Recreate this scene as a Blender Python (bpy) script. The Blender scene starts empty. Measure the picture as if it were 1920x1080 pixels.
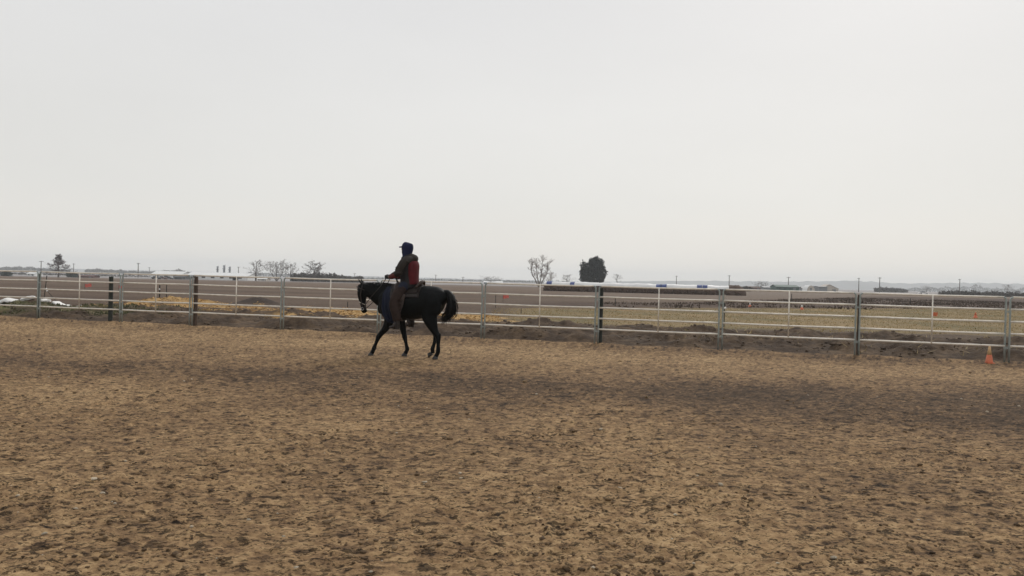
import bpy, bmesh, math, random
import numpy as np
from mathutils import Vector, Matrix
R = math.radians
random.seed(7)
rng = np.random.default_rng(11)
sc = bpy.context.scene
COL = sc.collection

# ------------------------------------------------------------------ camera
FPX = 1450.0                       # focal length in pixels of a 1920 wide picture
CAM_Z = 1.608
PITCH, ROLL = math.atan(13.7/1450), R(1.40)
cd = bpy.data.cameras.new("camera"); cam = bpy.data.objects.new("camera", cd); COL.objects.link(cam)
cd.sensor_width = 36.0; cd.lens = 36.0*FPX/1920; cd.clip_start = 0.1; cd.clip_end = 12000
cam.matrix_world = Matrix.Translation((0, 0, CAM_Z)) @ Matrix.Rotation(math.pi/2-PITCH, 4, 'X') @ Matrix.Rotation(ROLL, 4, 'Z')
sc.camera = cam

# ------------------------------------------------------------------ world: pale overcast sky
SUN_EL, SUN_AZ = R(38), R(28)      # azimuth clockwise from +Y: behind the far fence, a little to the right
w = bpy.data.worlds.new("World"); sc.world = w; w.use_nodes = True
nt = w.node_tree; nt.nodes.clear()
def N(nt, t, **k):
    n = nt.nodes.new(t)
    for a, b in k.items(): setattr(n, a, b)
    return n
sky = N(nt, 'ShaderNodeTexSky', sky_type='NISHITA', sun_disc=False, sun_elevation=SUN_EL, sun_rotation=SUN_AZ)
sky.air_density = 1.0; sky.dust_density = 3.0
tc = N(nt, 'ShaderNodeTexCoord')
sep = N(nt, 'ShaderNodeSeparateXYZ'); nt.links.new(tc.outputs['Generated'], sep.inputs[0])
ramp = N(nt, 'ShaderNodeValToRGB'); nt.links.new(sep.outputs['Z'], ramp.inputs[0])
cr = ramp.color_ramp; cr.elements[0].position = 0.0; cr.elements[0].color = (.93, .885, .81, 1)
cr.elements[1].position = 0.45; cr.elements[1].color = (.83, .83, .84, 1)
e = cr.elements.new(.10); e.color = (.85, .84, .805, 1)
mp = N(nt, 'ShaderNodeMapping'); mp.inputs['Scale'].default_value = (1, 1, 3.0); nt.links.new(tc.outputs['Generated'], mp.inputs[0])
no = N(nt, 'ShaderNodeTexNoise'); no.inputs['Scale'].default_value = 1.3; no.inputs['Detail'].default_value = 5; no.inputs['Roughness'].default_value = .45
nt.links.new(mp.outputs[0], no.inputs['Vector'])
mr = N(nt, 'ShaderNodeMapRange'); mr.inputs[3].default_value = 8.65; mr.inputs[4].default_value = 9.55
mr.inputs[1].default_value = .3; mr.inputs[2].default_value = .7
nt.links.new(no.outputs[0], mr.inputs[0])
vm = N(nt, 'ShaderNodeVectorMath', operation='SCALE'); nt.links.new(ramp.outputs[0], vm.inputs[0]); nt.links.new(mr.outputs[0], vm.inputs['Scale'])
mx = N(nt, 'ShaderNodeMix', data_type='RGBA'); mx.clamp_result = False; mx.inputs['Factor'].default_value = .955
nt.links.new(sky.outputs[0], mx.inputs['A']); nt.links.new(vm.outputs[0], mx.inputs['B'])
bg = N(nt, 'ShaderNodeBackground'); bg.inputs['Strength'].default_value = .103
nt.links.new(mx.outputs['Result'], bg.inputs['Color'])
wo = N(nt, 'ShaderNodeOutputWorld'); nt.links.new(bg.outputs[0], wo.inputs[0])

sd = bpy.data.lights.new("sun", 'SUN'); sd.energy = 1.4; sd.angle = R(10); sd.color = (1, .95, .88)
sun = bpy.data.objects.new("sun", sd); COL.objects.link(sun); sun.location = (20, 40, 60)
dirv = Vector((math.sin(SUN_AZ)*math.cos(SUN_EL), math.cos(SUN_AZ)*math.cos(SUN_EL), math.sin(SUN_EL)))
sun.rotation_euler = dirv.to_track_quat('Z', 'Y').to_euler()

vs = sc.view_settings; sc.display_settings.display_device = 'sRGB'
vs.view_transform = 'Standard'; vs.look = 'None'; vs.exposure = 0; vs.gamma = 1; vs.use_curve_mapping = False
sc.render.engine = 'CYCLES'
sc.cycles.use_denoising = True; sc.cycles.denoising_prefilter = 'ACCURATE'
sc.cycles.max_bounces = 6; sc.cycles.diffuse_bounces = 3; sc.cycles.glossy_bounces = 2; sc.cycles.volume_bounces = 1
sc.cycles.transparent_max_bounces = 4; sc.cycles.caustics_reflective = False; sc.cycles.caustics_refractive = False

# ------------------------------------------------------------------ helpers
def tag(o, label=None, cat=None, group=None, kind=None):
    if label: o['label'] = label
    if cat: o['category'] = cat
    if group: o['group'] = group
    if kind: o['kind'] = kind
    return o
def empty(name, loc=(0, 0, 0), rz=0.0):
    o = bpy.data.objects.new(name, None); COL.objects.link(o); o.empty_display_size = .2
    o.location = loc; o.rotation_euler = (0, 0, rz); return o
def link_mesh(name, me, m=None, parent=None, smooth=False, loc=None):
    o = bpy.data.objects.new(name, me); COL.objects.link(o)
    if m is not None:
        me.materials.clear()
        for q in (m if isinstance(m, (list, tuple)) else [m]): me.materials.append(q)
    if smooth: me.polygons.foreach_set('use_smooth', [True]*len(me.polygons))
    if parent is not None: o.parent = parent
    if loc is not None: o.location = loc
    return o
class MB:
    def __init__(s): s.v = []; s.f = []
    def add(s, v, f):
        b = len(s.v); s.v += [tuple(p) for p in v]; s.f += [tuple(i+b for i in q) for q in f]
    def box(s, c, d, rz=0, ry=0, rx=0, jit=0):
        M = Matrix.Translation(c) @ Matrix.Rotation(rz, 4, 'Z') @ Matrix.Rotation(ry, 4, 'Y') @ Matrix.Rotation(rx, 4, 'X')
        vs_ = [M @ Vector((sx*d[0]/2+random.uniform(-jit, jit), sy*d[1]/2+random.uniform(-jit, jit), sz*d[2]/2+random.uniform(-jit, jit)))
               for sx in (-1, 1) for sy in (-1, 1) for sz in (-1, 1)]
        s.add(vs_, [(0, 1, 3, 2), (4, 6, 7, 5), (0, 4, 5, 1), (2, 3, 7, 6), (0, 2, 6, 4), (1, 5, 7, 3)])
    def tube(s, pts, rad, n=10, cap=True, up=None, sq=1.0):
        """pts: list of points; rad: list of r or (side radius, up radius)"""
        pts = [Vector(p) for p in pts]; k = len(pts); rings = []
        ref = Vector(up) if up else None; prev = None
        for i, p in enumerate(pts):
            t = (pts[min(i+1, k-1)]-pts[max(i-1, 0)])
            if t.length < 1e-9: t = Vector((0, 0, 1))
            t.normalize()
            if ref is not None: a = ref.cross(t)
            elif prev is not None: a = prev - t*prev.dot(t)
            else: a = (Vector((0, 0, 1)) if abs(t.z) < .9 else Vector((1, 0, 0))).cross(t)
            if a.length < 1e-5: a = Vector((0, 1, 0))
            a.normalize(); prev = a.copy(); b = t.cross(a)
            r = rad[i] if isinstance(rad, list) else rad
            ra, rb = r if isinstance(r, (list, tuple)) else (r, r)
            ring = []
            for j in range(n):
                th = 2*math.pi*j/n; c, d = math.cos(th), math.sin(th)
                c = math.copysign(abs(c)**sq, c); d = math.copysign(abs(d)**sq, d)
                ring.append(p + a*ra*c + b*rb*d)
            rings.append(ring)
        v = [q for r_ in rings for q in r_]; f = []
        for i in range(k-1):
            for j in range(n):
                f.append((i*n+j, i*n+(j+1) % n, (i+1)*n+(j+1) % n, (i+1)*n+j))
        if cap: f.append(tuple(range(n-1, -1, -1))); f.append(tuple((k-1)*n+j for j in range(n)))
        s.add(v, f)
    def ball(s, c, r, n=12, m=8, rz=0, ry=0):
        rx_, ry_, rz_ = r if isinstance(r, (list, tuple)) else (r, r, r)
        M = Matrix.Rotation(rz, 3, 'Z') @ Matrix.Rotation(ry, 3, 'Y')
        v = [(0, 0, 1)]; f = []
        for i in range(1, m):
            a = math.pi*i/m
            for j in range(n):
                b = 2*math.pi*j/n; v.append((math.sin(a)*math.cos(b), math.sin(a)*math.sin(b), math.cos(a)))
        v.append((0, 0, -1))
        for j in range(n): f.append((0, 1+j, 1+(j+1) % n))
        for i in range(m-2):
            for j in range(n):
                f.append((1+i*n+j, 1+(i+1)*n+j, 1+(i+1)*n+(j+1) % n, 1+i*n+(j+1) % n))
        L = len(v)-1
        for j in range(n): f.append((L, 1+(m-2)*n+(j+1) % n, 1+(m-2)*n+j))
        s.add([Vector(c) + M @ Vector((p[0]*rx_, p[1]*ry_, p[2]*rz_)) for p in v], f)
    def mesh(s, name):
        me = bpy.data.meshes.new(name); me.from_pydata(s.v, [], s.f); me.update(); return me
    def build(s, name, m, parent=None, smooth=False, loc=None):
        return link_mesh(name, s.mesh(name), m, parent, smooth, loc)
def spline(pts, n=6):
    """Catmull-Rom through tuples of numbers"""
    P = [np.array(p, float) for p in pts]; out = []
    for i in range(len(P)-1):
        p0, p1, p2, p3 = P[max(i-1, 0)], P[i], P[i+1], P[min(i+2, len(P)-1)]
        for k in range(n):
            t = k/n
            out.append(.5*((2*p1)+(p2-p0)*t+(2*p0-5*p1+4*p2-p3)*t*t+(3*p1-p0-3*p2+p3)*t**3))
    out.append(P[-1]); return out
def limb(mb, st, n=14, seg=5, up=None, sq=1.0):
    """st: (x,y,z,ra,rb) stations"""
    q = spline(st, seg)
    mb.tube([p[:3] for p in q], [(max(p[3], .002), max(p[4], .002)) for p in q], n, True, up, sq)
def remesh(mb, name, m, parent, voxel, smooth_it=3, fac=.5, loc=None):
    me = mb.mesh(name+'_src'); bm = bmesh.new(); bm.from_mesh(me); bmesh.ops.recalc_face_normals(bm, faces=bm.faces); bm.to_mesh(me); bm.free()
    o = bpy.data.objects.new('tmp', me); COL.objects.link(o)
    r = o.modifiers.new('r', 'REMESH'); r.mode = 'VOXEL'; r.voxel_size = voxel
    if smooth_it:
        s = o.modifiers.new('s', 'SMOOTH'); s.iterations = smooth_it; s.factor = fac
    dg = bpy.context.evaluated_depsgraph_get(); dg.update()
    res = bpy.data.meshes.new_from_object(o.evaluated_get(dg)); bpy.data.objects.remove(o); bpy.data.meshes.remove(me)
    res.name = name
    return link_mesh(name, res, m, parent, True, loc)

# numpy gradient noise
_perm = rng.permutation(4096).astype(np.int64); _grad = rng.uniform(0, 2*np.pi, 4096); _gx, _gy = np.cos(_grad), np.sin(_grad)
def _h(ix, iy): return _perm[(_perm[ix & 4095] + iy) & 4095]
def perlin(x, y):
    x0 = np.floor(x).astype(np.int64); y0 = np.floor(y).astype(np.int64); fx = x-x0; fy = y-y0
    u = fx*fx*fx*(fx*(fx*6-15)+10); v = fy*fy*fy*(fy*(fy*6-15)+10)
    def g(i, j):
        h = _h(x0+i, y0+j); return _gx[h]*(fx-i)+_gy[h]*(fy-j)
    a, b, c, d = g(0, 0), g(1, 0), g(0, 1), g(1, 1)
    return ((a*(1-u)+b*u)*(1-v)+(c*(1-u)+d*u)*v)*1.5
def fbm(x, y, s, o=4, gain=.5):
    t = 0; a = 1; n = 0
    for i in range(o):
        t = t+a*perlin(x*s*2**i+17.3*i, y*s*2**i-9.1*i); n += a; a *= gain
    return t/n
def worley(x, y, s):
    X = x*s; Y = y*s; ix = np.floor(X).astype(np.int64); iy = np.floor(Y).astype(np.int64)
    best = np.full(X.shape, 9.); idb = np.zeros(X.shape, np.int64)
    for i in (-1, 0, 1):
        for j in (-1, 0, 1):
            h = _h(ix+i, iy+j); px = ix+i+(_perm[h] % 997)/997.; py = iy+j+(_perm[(h+77) & 4095] % 991)/991.
            d = np.hypot(X-px, Y-py); m = d < best; best = np.where(m, d, best); idb = np.where(m, h, idb)
    return best, idb
def sstep(a, b, x):
    t = np.clip((x-a)/(b-a), 0, 1); return t*t*(3-2*t)

# ------------------------------------------------------------------ materials
def mat(name, base, rough=.8, metal=0., var=.25, scale=8., bump=0., bscale=None, stretch=(1, 1, 1), base2=None, spec=.4, detail=4, coords='Object'):
    m = bpy.data.materials.new(name); m.use_nodes = True; t = m.node_tree
    b = t.nodes['Principled BSDF']; b.inputs['Roughness'].default_value = rough; b.inputs['Metallic'].default_value = metal
    b.inputs['Specular IOR Level'].default_value = spec
    c = N(t, 'ShaderNodeTexCoord'); mpn = N(t, 'ShaderNodeMapping'); mpn.inputs['Scale'].default_value = stretch
    t.links.new(c.outputs[coords], mpn.inputs[0])
    nz = N(t, 'ShaderNodeTexNoise'); nz.inputs['Scale'].default_value = scale; nz.inputs['Detail'].default_value = detail; nz.inputs['Roughness'].default_value = .6
    t.links.new(mpn.outputs[0], nz.inputs['Vector'])
    rp = N(t, 'ShaderNodeValToRGB'); t.links.new(nz.outputs[0], rp.inputs[0])
    c2 = base2 if base2 else tuple(x*(1-var) for x in base); c1 = base if base2 else tuple(min(1, x*(1+var)) for x in base)
    rp.color_ramp.elements[0].position = .32; rp.color_ramp.elements[0].color = (*c2, 1)
    rp.color_ramp.elements[1].position = .68; rp.color_ramp.elements[1].color = (*c1, 1)
    t.links.new(rp.outputs[0], b.inputs['Base Color'])
    if bump:
        n2 = N(t, 'ShaderNodeTexNoise'); n2.inputs['Scale'].default_value = bscale or scale*3; n2.inputs['Detail'].default_value = 4
        t.links.new(mpn.outputs[0], n2.inputs['Vector'])
        bp = N(t, 'ShaderNodeBump'); bp.inputs['Strength'].default_value = bump; bp.inputs['Distance'].default_value = .02
        t.links.new(n2.outputs[0], bp.inputs['Height']); t.links.new(bp.outputs[0], b.inputs['Normal'])
    return m
def soil_mat(name, attr, fscale, bumpd, stops=None, fleck=False):
    """colour attribute on the sheet times fine world-space grain"""
    m = bpy.data.materials.new(name); m.use_nodes = True; t = m.node_tree; b = t.nodes['Principled BSDF']
    b.inputs['Roughness'].default_value = .95; b.inputs['Specular IOR Level'].default_value = .15
    at = N(t, 'ShaderNodeAttribute', attribute_name=attr)
    g = N(t, 'ShaderNodeNewGeometry')
    n1 = N(t, 'ShaderNodeTexNoise'); n1.inputs['Scale'].default_value = fscale; n1.inputs['Detail'].default_value = 7; n1.inputs['Roughness'].default_value = .68
    t.links.new(g.outputs['Position'], n1.inputs['Vector'])
    if stops:
        ad = N(t, 'ShaderNodeMath', operation='MULTIPLY_ADD'); ad.inputs[1].default_value = .75; t.links.new(n1.outputs[0], ad.inputs[0])
        sb = N(t, 'ShaderNodeMath', operation='SUBTRACT'); sb.inputs[1].default_value = .375; t.links.new(at.outputs['Fac'], sb.inputs[0])
        t.links.new(sb.outputs[0], ad.inputs[2])
        rp = N(t, 'ShaderNodeValToRGB'); t.links.new(ad.outputs[0], rp.inputs[0]); el = rp.color_ramp.elements
        el[0].position, el[0].color = stops[0][0], (*stops[0][1], 1); el[1].position, el[1].color = stops[-1][0], (*stops[-1][1], 1)
        for p, c in stops[1:-1]:
            q = el.new(p); q.color = (*c, 1)
        if fleck:      # dark crumbs of damp soil and small shadows painted as colour, two sizes
            fac = None; mpf = N(t, 'ShaderNodeMapping'); mpf.inputs['Scale'].default_value = (.62, 1, 1); t.links.new(g.outputs['Position'], mpf.inputs[0])
            for sc1, lo, hi, v0, v1 in ((13., .42, .45, .27, 1.0), (33., .425, .455, .30, 1.04), (26., .585, .63, 1.0, 1.28), (5., .36, .50, .80, 1.0)):
                nf = N(t, 'ShaderNodeTexNoise'); nf.inputs['Scale'].default_value = sc1; nf.inputs['Detail'].default_value = 6; nf.inputs['Roughness'].default_value = .68; nf.inputs['Distortion'].default_value = .8
                t.links.new(mpf.outputs[0], nf.inputs['Vector'])
                m1 = N(t, 'ShaderNodeMapRange'); m1.inputs[1].default_value = lo; m1.inputs[2].default_value = hi; m1.inputs[3].default_value = v0; m1.inputs[4].default_value = v1
                t.links.new(nf.outputs[0], m1.inputs[0])
                if fac is None: fac = m1.outputs[0]
                else:
                    mm = N(t, 'ShaderNodeMath', operation='MULTIPLY'); t.links.new(fac, mm.inputs[0]); t.links.new(m1.outputs[0], mm.inputs[1]); fac = mm.outputs[0]
            vs_ = N(t, 'ShaderNodeVectorMath', operation='SCALE'); t.links.new(rp.outputs[0], vs_.inputs[0]); t.links.new(fac, vs_.inputs['Scale']); t.links.new(vs_.outputs[0], b.inputs['Base Color'])
        else: t.links.new(rp.outputs[0], b.inputs['Base Color'])
    else:
        mrn = N(t, 'ShaderNodeMapRange'); mrn.inputs[1].default_value = .3; mrn.inputs[2].default_value = .7; mrn.inputs[3].default_value = .62; mrn.inputs[4].default_value = 1.38
        t.links.new(n1.outputs[0], mrn.inputs[0])
        sc_ = N(t, 'ShaderNodeVectorMath', operation='SCALE'); t.links.new(at.outputs['Color'], sc_.inputs[0]); t.links.new(mrn.outputs[0], sc_.inputs['Scale'])
        t.links.new(sc_.outputs[0], b.inputs['Base Color'])
    n2 = N(t, 'ShaderNodeTexNoise'); n2.inputs['Scale'].default_value = fscale*2.2; n2.inputs['Detail'].default_value = 6; n2.inputs['Roughness'].default_value = .7
    t.links.new(g.outputs['Position'], n2.inputs['Vector'])
    bp = N(t, 'ShaderNodeBump'); bp.inputs['Strength'].default_value = .9; bp.inputs['Distance'].default_value = bumpd
    t.links.new(n2.outputs[0], bp.inputs['Height']); t.links.new(bp.outputs[0], b.inputs['Normal'])
    return m
M = {}
M['galv'] = mat('galvanised_steel', (.82, .77, .68), .42, .2, base2=(.62, .58, .51), scale=6, bump=.05, spec=.5)
M['galv_green'] = mat('weathered_upright_steel', (.36, .40, .385), .5, .5, base2=(.24, .275, .265), scale=5, spec=.5)
M['wood_dark'] = mat('tarred_wood', (.035, .04, .035), .9, 0, scale=3, stretch=(6, 6, .6), bump=.6)
M['wood_brown'] = mat('weathered_wood', (.085, .06, .045), .9, 0, scale=3, stretch=(6, 6, .6), bump=.6)
M['tpost'] = mat('painted_stake', (.03, .032, .03), .7, .2)
M['white_plastic'] = mat('white_plastic', (.8, .79, .76), .55, 0, var=.08, scale=5, bump=.4)
M['orange'] = mat('orange_plastic', (.60, .165, .08), .55, 0, var=.15, scale=9)
M['orange_pale'] = mat('faded_orange_plastic', (.62, .42, .23), .55, 0, var=.12, scale=14)
M['bark'] = mat('bark', (.085, .07, .062), .95, 0, scale=2)
M['bark_pale'] = mat('pale_bark', (.17, .14, .12), .95, 0, scale=2)
M['twig'] = mat('twigs', (.11, .085, .075), .95, 0, scale=1)
M['twig_pale'] = mat('pale_twigs', (.20, .155, .135), .95, 0, scale=1)
M['leaf_brown'] = mat('dry_leaves', (.060, .034, .032), .9, 0, scale=1, var=.4)
M['evergreen'] = mat('evergreen_foliage', (.004, .009, .010), .9, 0, scale=.8, var=.5)
M['shrub'] = mat('dark_shrub', (.06, .052, .045), .95, 0, scale=.6, var=.4)
M['shrub_green'] = mat('dull_green_shrub', (.04, .06, .05), .95, 0, scale=.6, var=.4)
M['white_paint'] = mat('white_paint', (.72, .73, .72), .7, 0, var=.05, scale=.4)
M['grey_paint'] = mat('grey_sheet_metal', (.17, .18, .19), .6, .2, var=.12, scale=.5)
M['dark_roof'] = mat('dark_roofing', (.08, .085, .09), .8, 0, var=.2, scale=.6)
M['red_shed'] = mat('faded_red_paint', (.15, .075, .07), .85, 0, var=.2, scale=.5)
M['green_paint'] = mat('dark_green_paint', (.03, .075, .06), .7, 0, var=.2, scale=.5)
M['tan_paint'] = mat('tan_siding', (.45, .4, .34), .8, 0, var=.1, scale=.5)
M['glass'] = mat('dark_glass', (.02, .025, .03), .12, 0, var=.1, spec=.6)
M['rubber'] = mat('rubber', (.02, .02, .02), .8, 0)
M['concrete'] = mat('stack_concrete', (.12, .13, .15), .85, 0, scale=.2)
M['hay_old'] = mat('old_hay', (.105, .072, .056), .95, 0, scale=3, stretch=(1, 1, 3), var=.45, bump=.7)
M['straw'] = mat('straw', (.47, .30, .125), .9, 0, scale=5, var=.3)
M['tarp_white'] = mat('white_tarp', (.78, .78, .77), .5, 0, var=.05, scale=1.2, bump=.3)
M['tarp_blue'] = mat('blue_tarp', (.035, .065, .21), .45, 0, var=.25, scale=2)
M['pole'] = mat('pole_wood', (.10, .085, .075), .9, 0, scale=2)

# ------------------------------------------------------------------ terrain shape
FA = (-14.95, 24.5); FB = (11.2, 17.42)          # two points of the straight panel fence
FSL = (FB[1]-FA[1])/(FB[0]-FA[0])
def fence_y(x): return FA[1]+(x-FA[0])*FSL
def macro(x, y):
    """large shape of the land: flat arena, then a slow fall to the left and far away"""
    a = x/np.maximum(y, 1.)
    A = np.clip(1.15-1.8*a, .1, 2.3)
    return -A*sstep(50, 420, y)
def micro_field(x, y):
    d = y-fence_y(x)
    band = sstep(.1, 1.0, d)*(1-sstep(5.5+1.2*perlin(x*.12, y*0), 9.5, d))
    n = fbm(x, y, .55, 5, .55)
    lump = band*(.10+.50*np.clip(n+.12, 0, 1)+.07*fbm(x+40, y, 2.2, 3))
    lump = lump + .05*sstep(6, 12, d)*fbm(x, y, .8, 4)*(1-sstep(60, 120, y))
    # low straw heaps and a dark hump behind the fence
    def heap(cx, cy, rx, ry, h): return h*np.exp(-((x-cx)/rx)**2-((y-cy)/ry)**2)
    lump = lump+heap(-15.7, 36, 2.3, 2.2, .42)*(1+.5*fbm(x, y, 1.6, 3))+heap(-13.3, 40.5, 1.0, 1.2, .42)
    lump = lump+heap(-7.4, 33, 3.3, 2.0, .22)*(1+.6*fbm(x, y, 1.5, 3))+heap(-1.9, 32, 1.6, 1.5, .18)
    return lump
def ground_z(x, y):
    x = np.atleast_1d(np.asarray(x, float)); y = np.atleast_1d(np.asarray(y, float))
    z = macro(x, y)+np.where(y > fence_y(x)+.1, micro_field(x, y), 0)
    return float(z[0]) if z.size == 1 else z
CR, SR = math.cos(ROLL), math.sin(ROLL); CP, SP = math.cos(PITCH), math.sin(PITCH)
def ray(px, py):
    dx, dy = px-960, 540-py
    u, v = dx*CR-dy*SR, dy*CR+dx*SR
    return np.array([u, FPX*CP+v*SP, v*CP-FPX*SP])/FPX
def at(px, py, Y):
    d = ray(px, py); k = Y/d[1]; return Vector((d[0]*k, Y, CAM_Z+d[2]*k))
def hit(px, py, lo=3., hi=3500.):
    """where a line of sight of the survey photograph meets the land"""
    d = ray(px, py)
    ys = np.geomspace(lo, hi, 1500); zz = CAM_Z+d[2]/d[1]*ys; xs = d[0]/d[1]*ys
    below = np.nonzero(zz < macro(xs, ys))[0]
    Y = ys[below[0]] if len(below) else hi
    return Vector((d[0]/d[1]*Y, Y, float(macro(np.array([d[0]/d[1]*Y]), np.array([Y]))[0])))
def on_ground(px, Y, py=530):
    p = at(px, py, Y); return Vector((p.x, Y, ground_z(p.x, Y)))

def fan_mesh(name, a_vals, rows, yfun, zfun, attr, afun, m):
    A, T = np.meshgrid(a_vals, rows); Y = yfun(A, T); X = A*Y
    Z = zfun(X, Y); nr, nc = A.shape
    co = np.stack([X, Y, Z], -1).reshape(-1, 3)
    idx = np.arange(nr*nc).reshape(nr, nc)
    q = np.stack([idx[:-1, :-1], idx[:-1, 1:], idx[1:, 1:], idx[1:, :-1]], -1).reshape(-1, 4)
    me = bpy.data.meshes.new(name); me.vertices.add(len(co)); me.vertices.foreach_set('co', co.ravel())
    me.loops.add(q.size); me.loops.foreach_set('vertex_index', q.ravel().astype(np.int32))
    me.polygons.add(len(q)); me.polygons.foreach_set('loop_start', (np.arange(len(q))*4).astype(np.int32))
    me.polygons.foreach_set('loop_total', np.full(len(q), 4, np.int32)); me.update(calc_edges=True)
    me.polygons.foreach_set('use_smooth', np.ones(len(q), bool))
    c = afun(X, Y, Z).reshape(len(co), -1)
    if c.shape[1] == 1:
        at_ = me.attributes.new(attr, 'FLOAT', 'POINT'); at_.data.foreach_set('value', c.ravel())
    else:
        at_ = me.attributes.new(attr, 'FLOAT_COLOR', 'POINT')
        at_.data.foreach_set('color', np.concatenate([c, np.ones((len(c), 1))], 1).ravel())
    return link_mesh(name, me, m)
def a_grid(lim, n, wide):
    core = np.linspace(-lim, lim, n)
    side = lim*np.geomspace(1.02, wide/lim, 24)
    return np.concatenate([-side[::-1], core, side])

# --- arena footing
def arena_z(x, y):
    far = sstep(6, 15, y)
    w1, i1 = worley(x, y, 3.3); on = (i1 % 100) < 55
    dent = np.where(on, -.030*(1-sstep(.12, .36, w1))+.013*np.exp(-((w1-.42)/.10)**2), 0)
    w2, i2 = worley(x+5, y, 11.); clod = np.where((i2 % 100) < 42, .016*(1-sstep(.10, .42, w2))*(1+(i2 % 7)/5.), 0)
    w3, i3 = worley(x, y+9, 24.); crumb = np.where((i3 % 100) < 45, .007*(1-sstep(.1, .45, w3)), 0)
    soft = .55+.6*sstep(-.25, .35, fbm(x, y, .5, 3))
    tear = np.abs(fbm(x*.8, y, 7, 4, .6)); shred = np.abs(fbm(x*.8+50, y, 17, 3, .65))
    z = .022*fbm(x, y, .35, 3)+.012*fbm(x, y, 2.2, 3)+soft*(dent*.45+clod*.30+crumb*.5+.030*tear+.020*shred)
    d = fence_y(x)-y
    z = z*(1-.35*far)+.05*np.exp(-((d+.05)/.35)**2)*(1+fbm(x, y, 1.1, 3))   # low ridge of pushed soil under the fence
    return z
def arena_c(x, y, z):
    n = .24*fbm(x, y, .45, 4)+.20*fbm(x*.75, y, 2.6, 4, .6)+.50*fbm(x*.7, y, 11, 3, .8)
    c = .60+n
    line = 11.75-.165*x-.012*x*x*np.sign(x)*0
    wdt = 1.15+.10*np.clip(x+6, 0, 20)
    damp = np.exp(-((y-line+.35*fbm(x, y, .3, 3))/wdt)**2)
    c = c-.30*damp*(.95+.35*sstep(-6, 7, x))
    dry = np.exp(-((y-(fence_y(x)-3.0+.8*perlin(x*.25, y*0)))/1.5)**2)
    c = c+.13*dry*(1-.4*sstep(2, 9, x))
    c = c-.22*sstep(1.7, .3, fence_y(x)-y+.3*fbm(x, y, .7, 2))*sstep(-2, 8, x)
    c = c+.03*sstep(6.5, 4.2, y)
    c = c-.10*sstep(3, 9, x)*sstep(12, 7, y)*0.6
    w4, i4 = worley(x*.8+3, y, 5.5)                       # freshly turned damp spots
    c = c-np.where((i4 % 100) < 26, .20*(1-sstep(.10, .42, w4+.35*fbm(x, y, 10, 3, .6))), 0)
    w5, i5 = worley(x*.7+31, y+3, 13.)
    c = c-np.where((i5 % 100) < 26, .34*(1-sstep(.10, .42, w5+.3*fbm(x, y, 24, 2))), 0)
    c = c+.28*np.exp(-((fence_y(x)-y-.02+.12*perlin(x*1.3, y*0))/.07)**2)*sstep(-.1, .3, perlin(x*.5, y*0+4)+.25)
    return c
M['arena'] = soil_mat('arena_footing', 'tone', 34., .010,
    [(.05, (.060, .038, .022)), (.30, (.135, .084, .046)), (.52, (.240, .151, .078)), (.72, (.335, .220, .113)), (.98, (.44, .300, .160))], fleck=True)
def arena_y(A, T):
    yf = (FA[1]-FA[0]*FSL)/(1-A*FSL)+.12
    y0 = 2.2
    # rows evenly spaced in 1/y: near soil gets the same density in the eye as far soil
    u = T; return 1/((1-u)/y0+u/yf)**1.0
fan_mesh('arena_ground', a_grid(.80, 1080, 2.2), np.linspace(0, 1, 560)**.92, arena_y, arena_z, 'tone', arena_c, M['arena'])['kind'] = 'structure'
bpy.data.objects['arena_ground']['label'] = 'churned tan and brown dirt footing of the riding arena'

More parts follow.
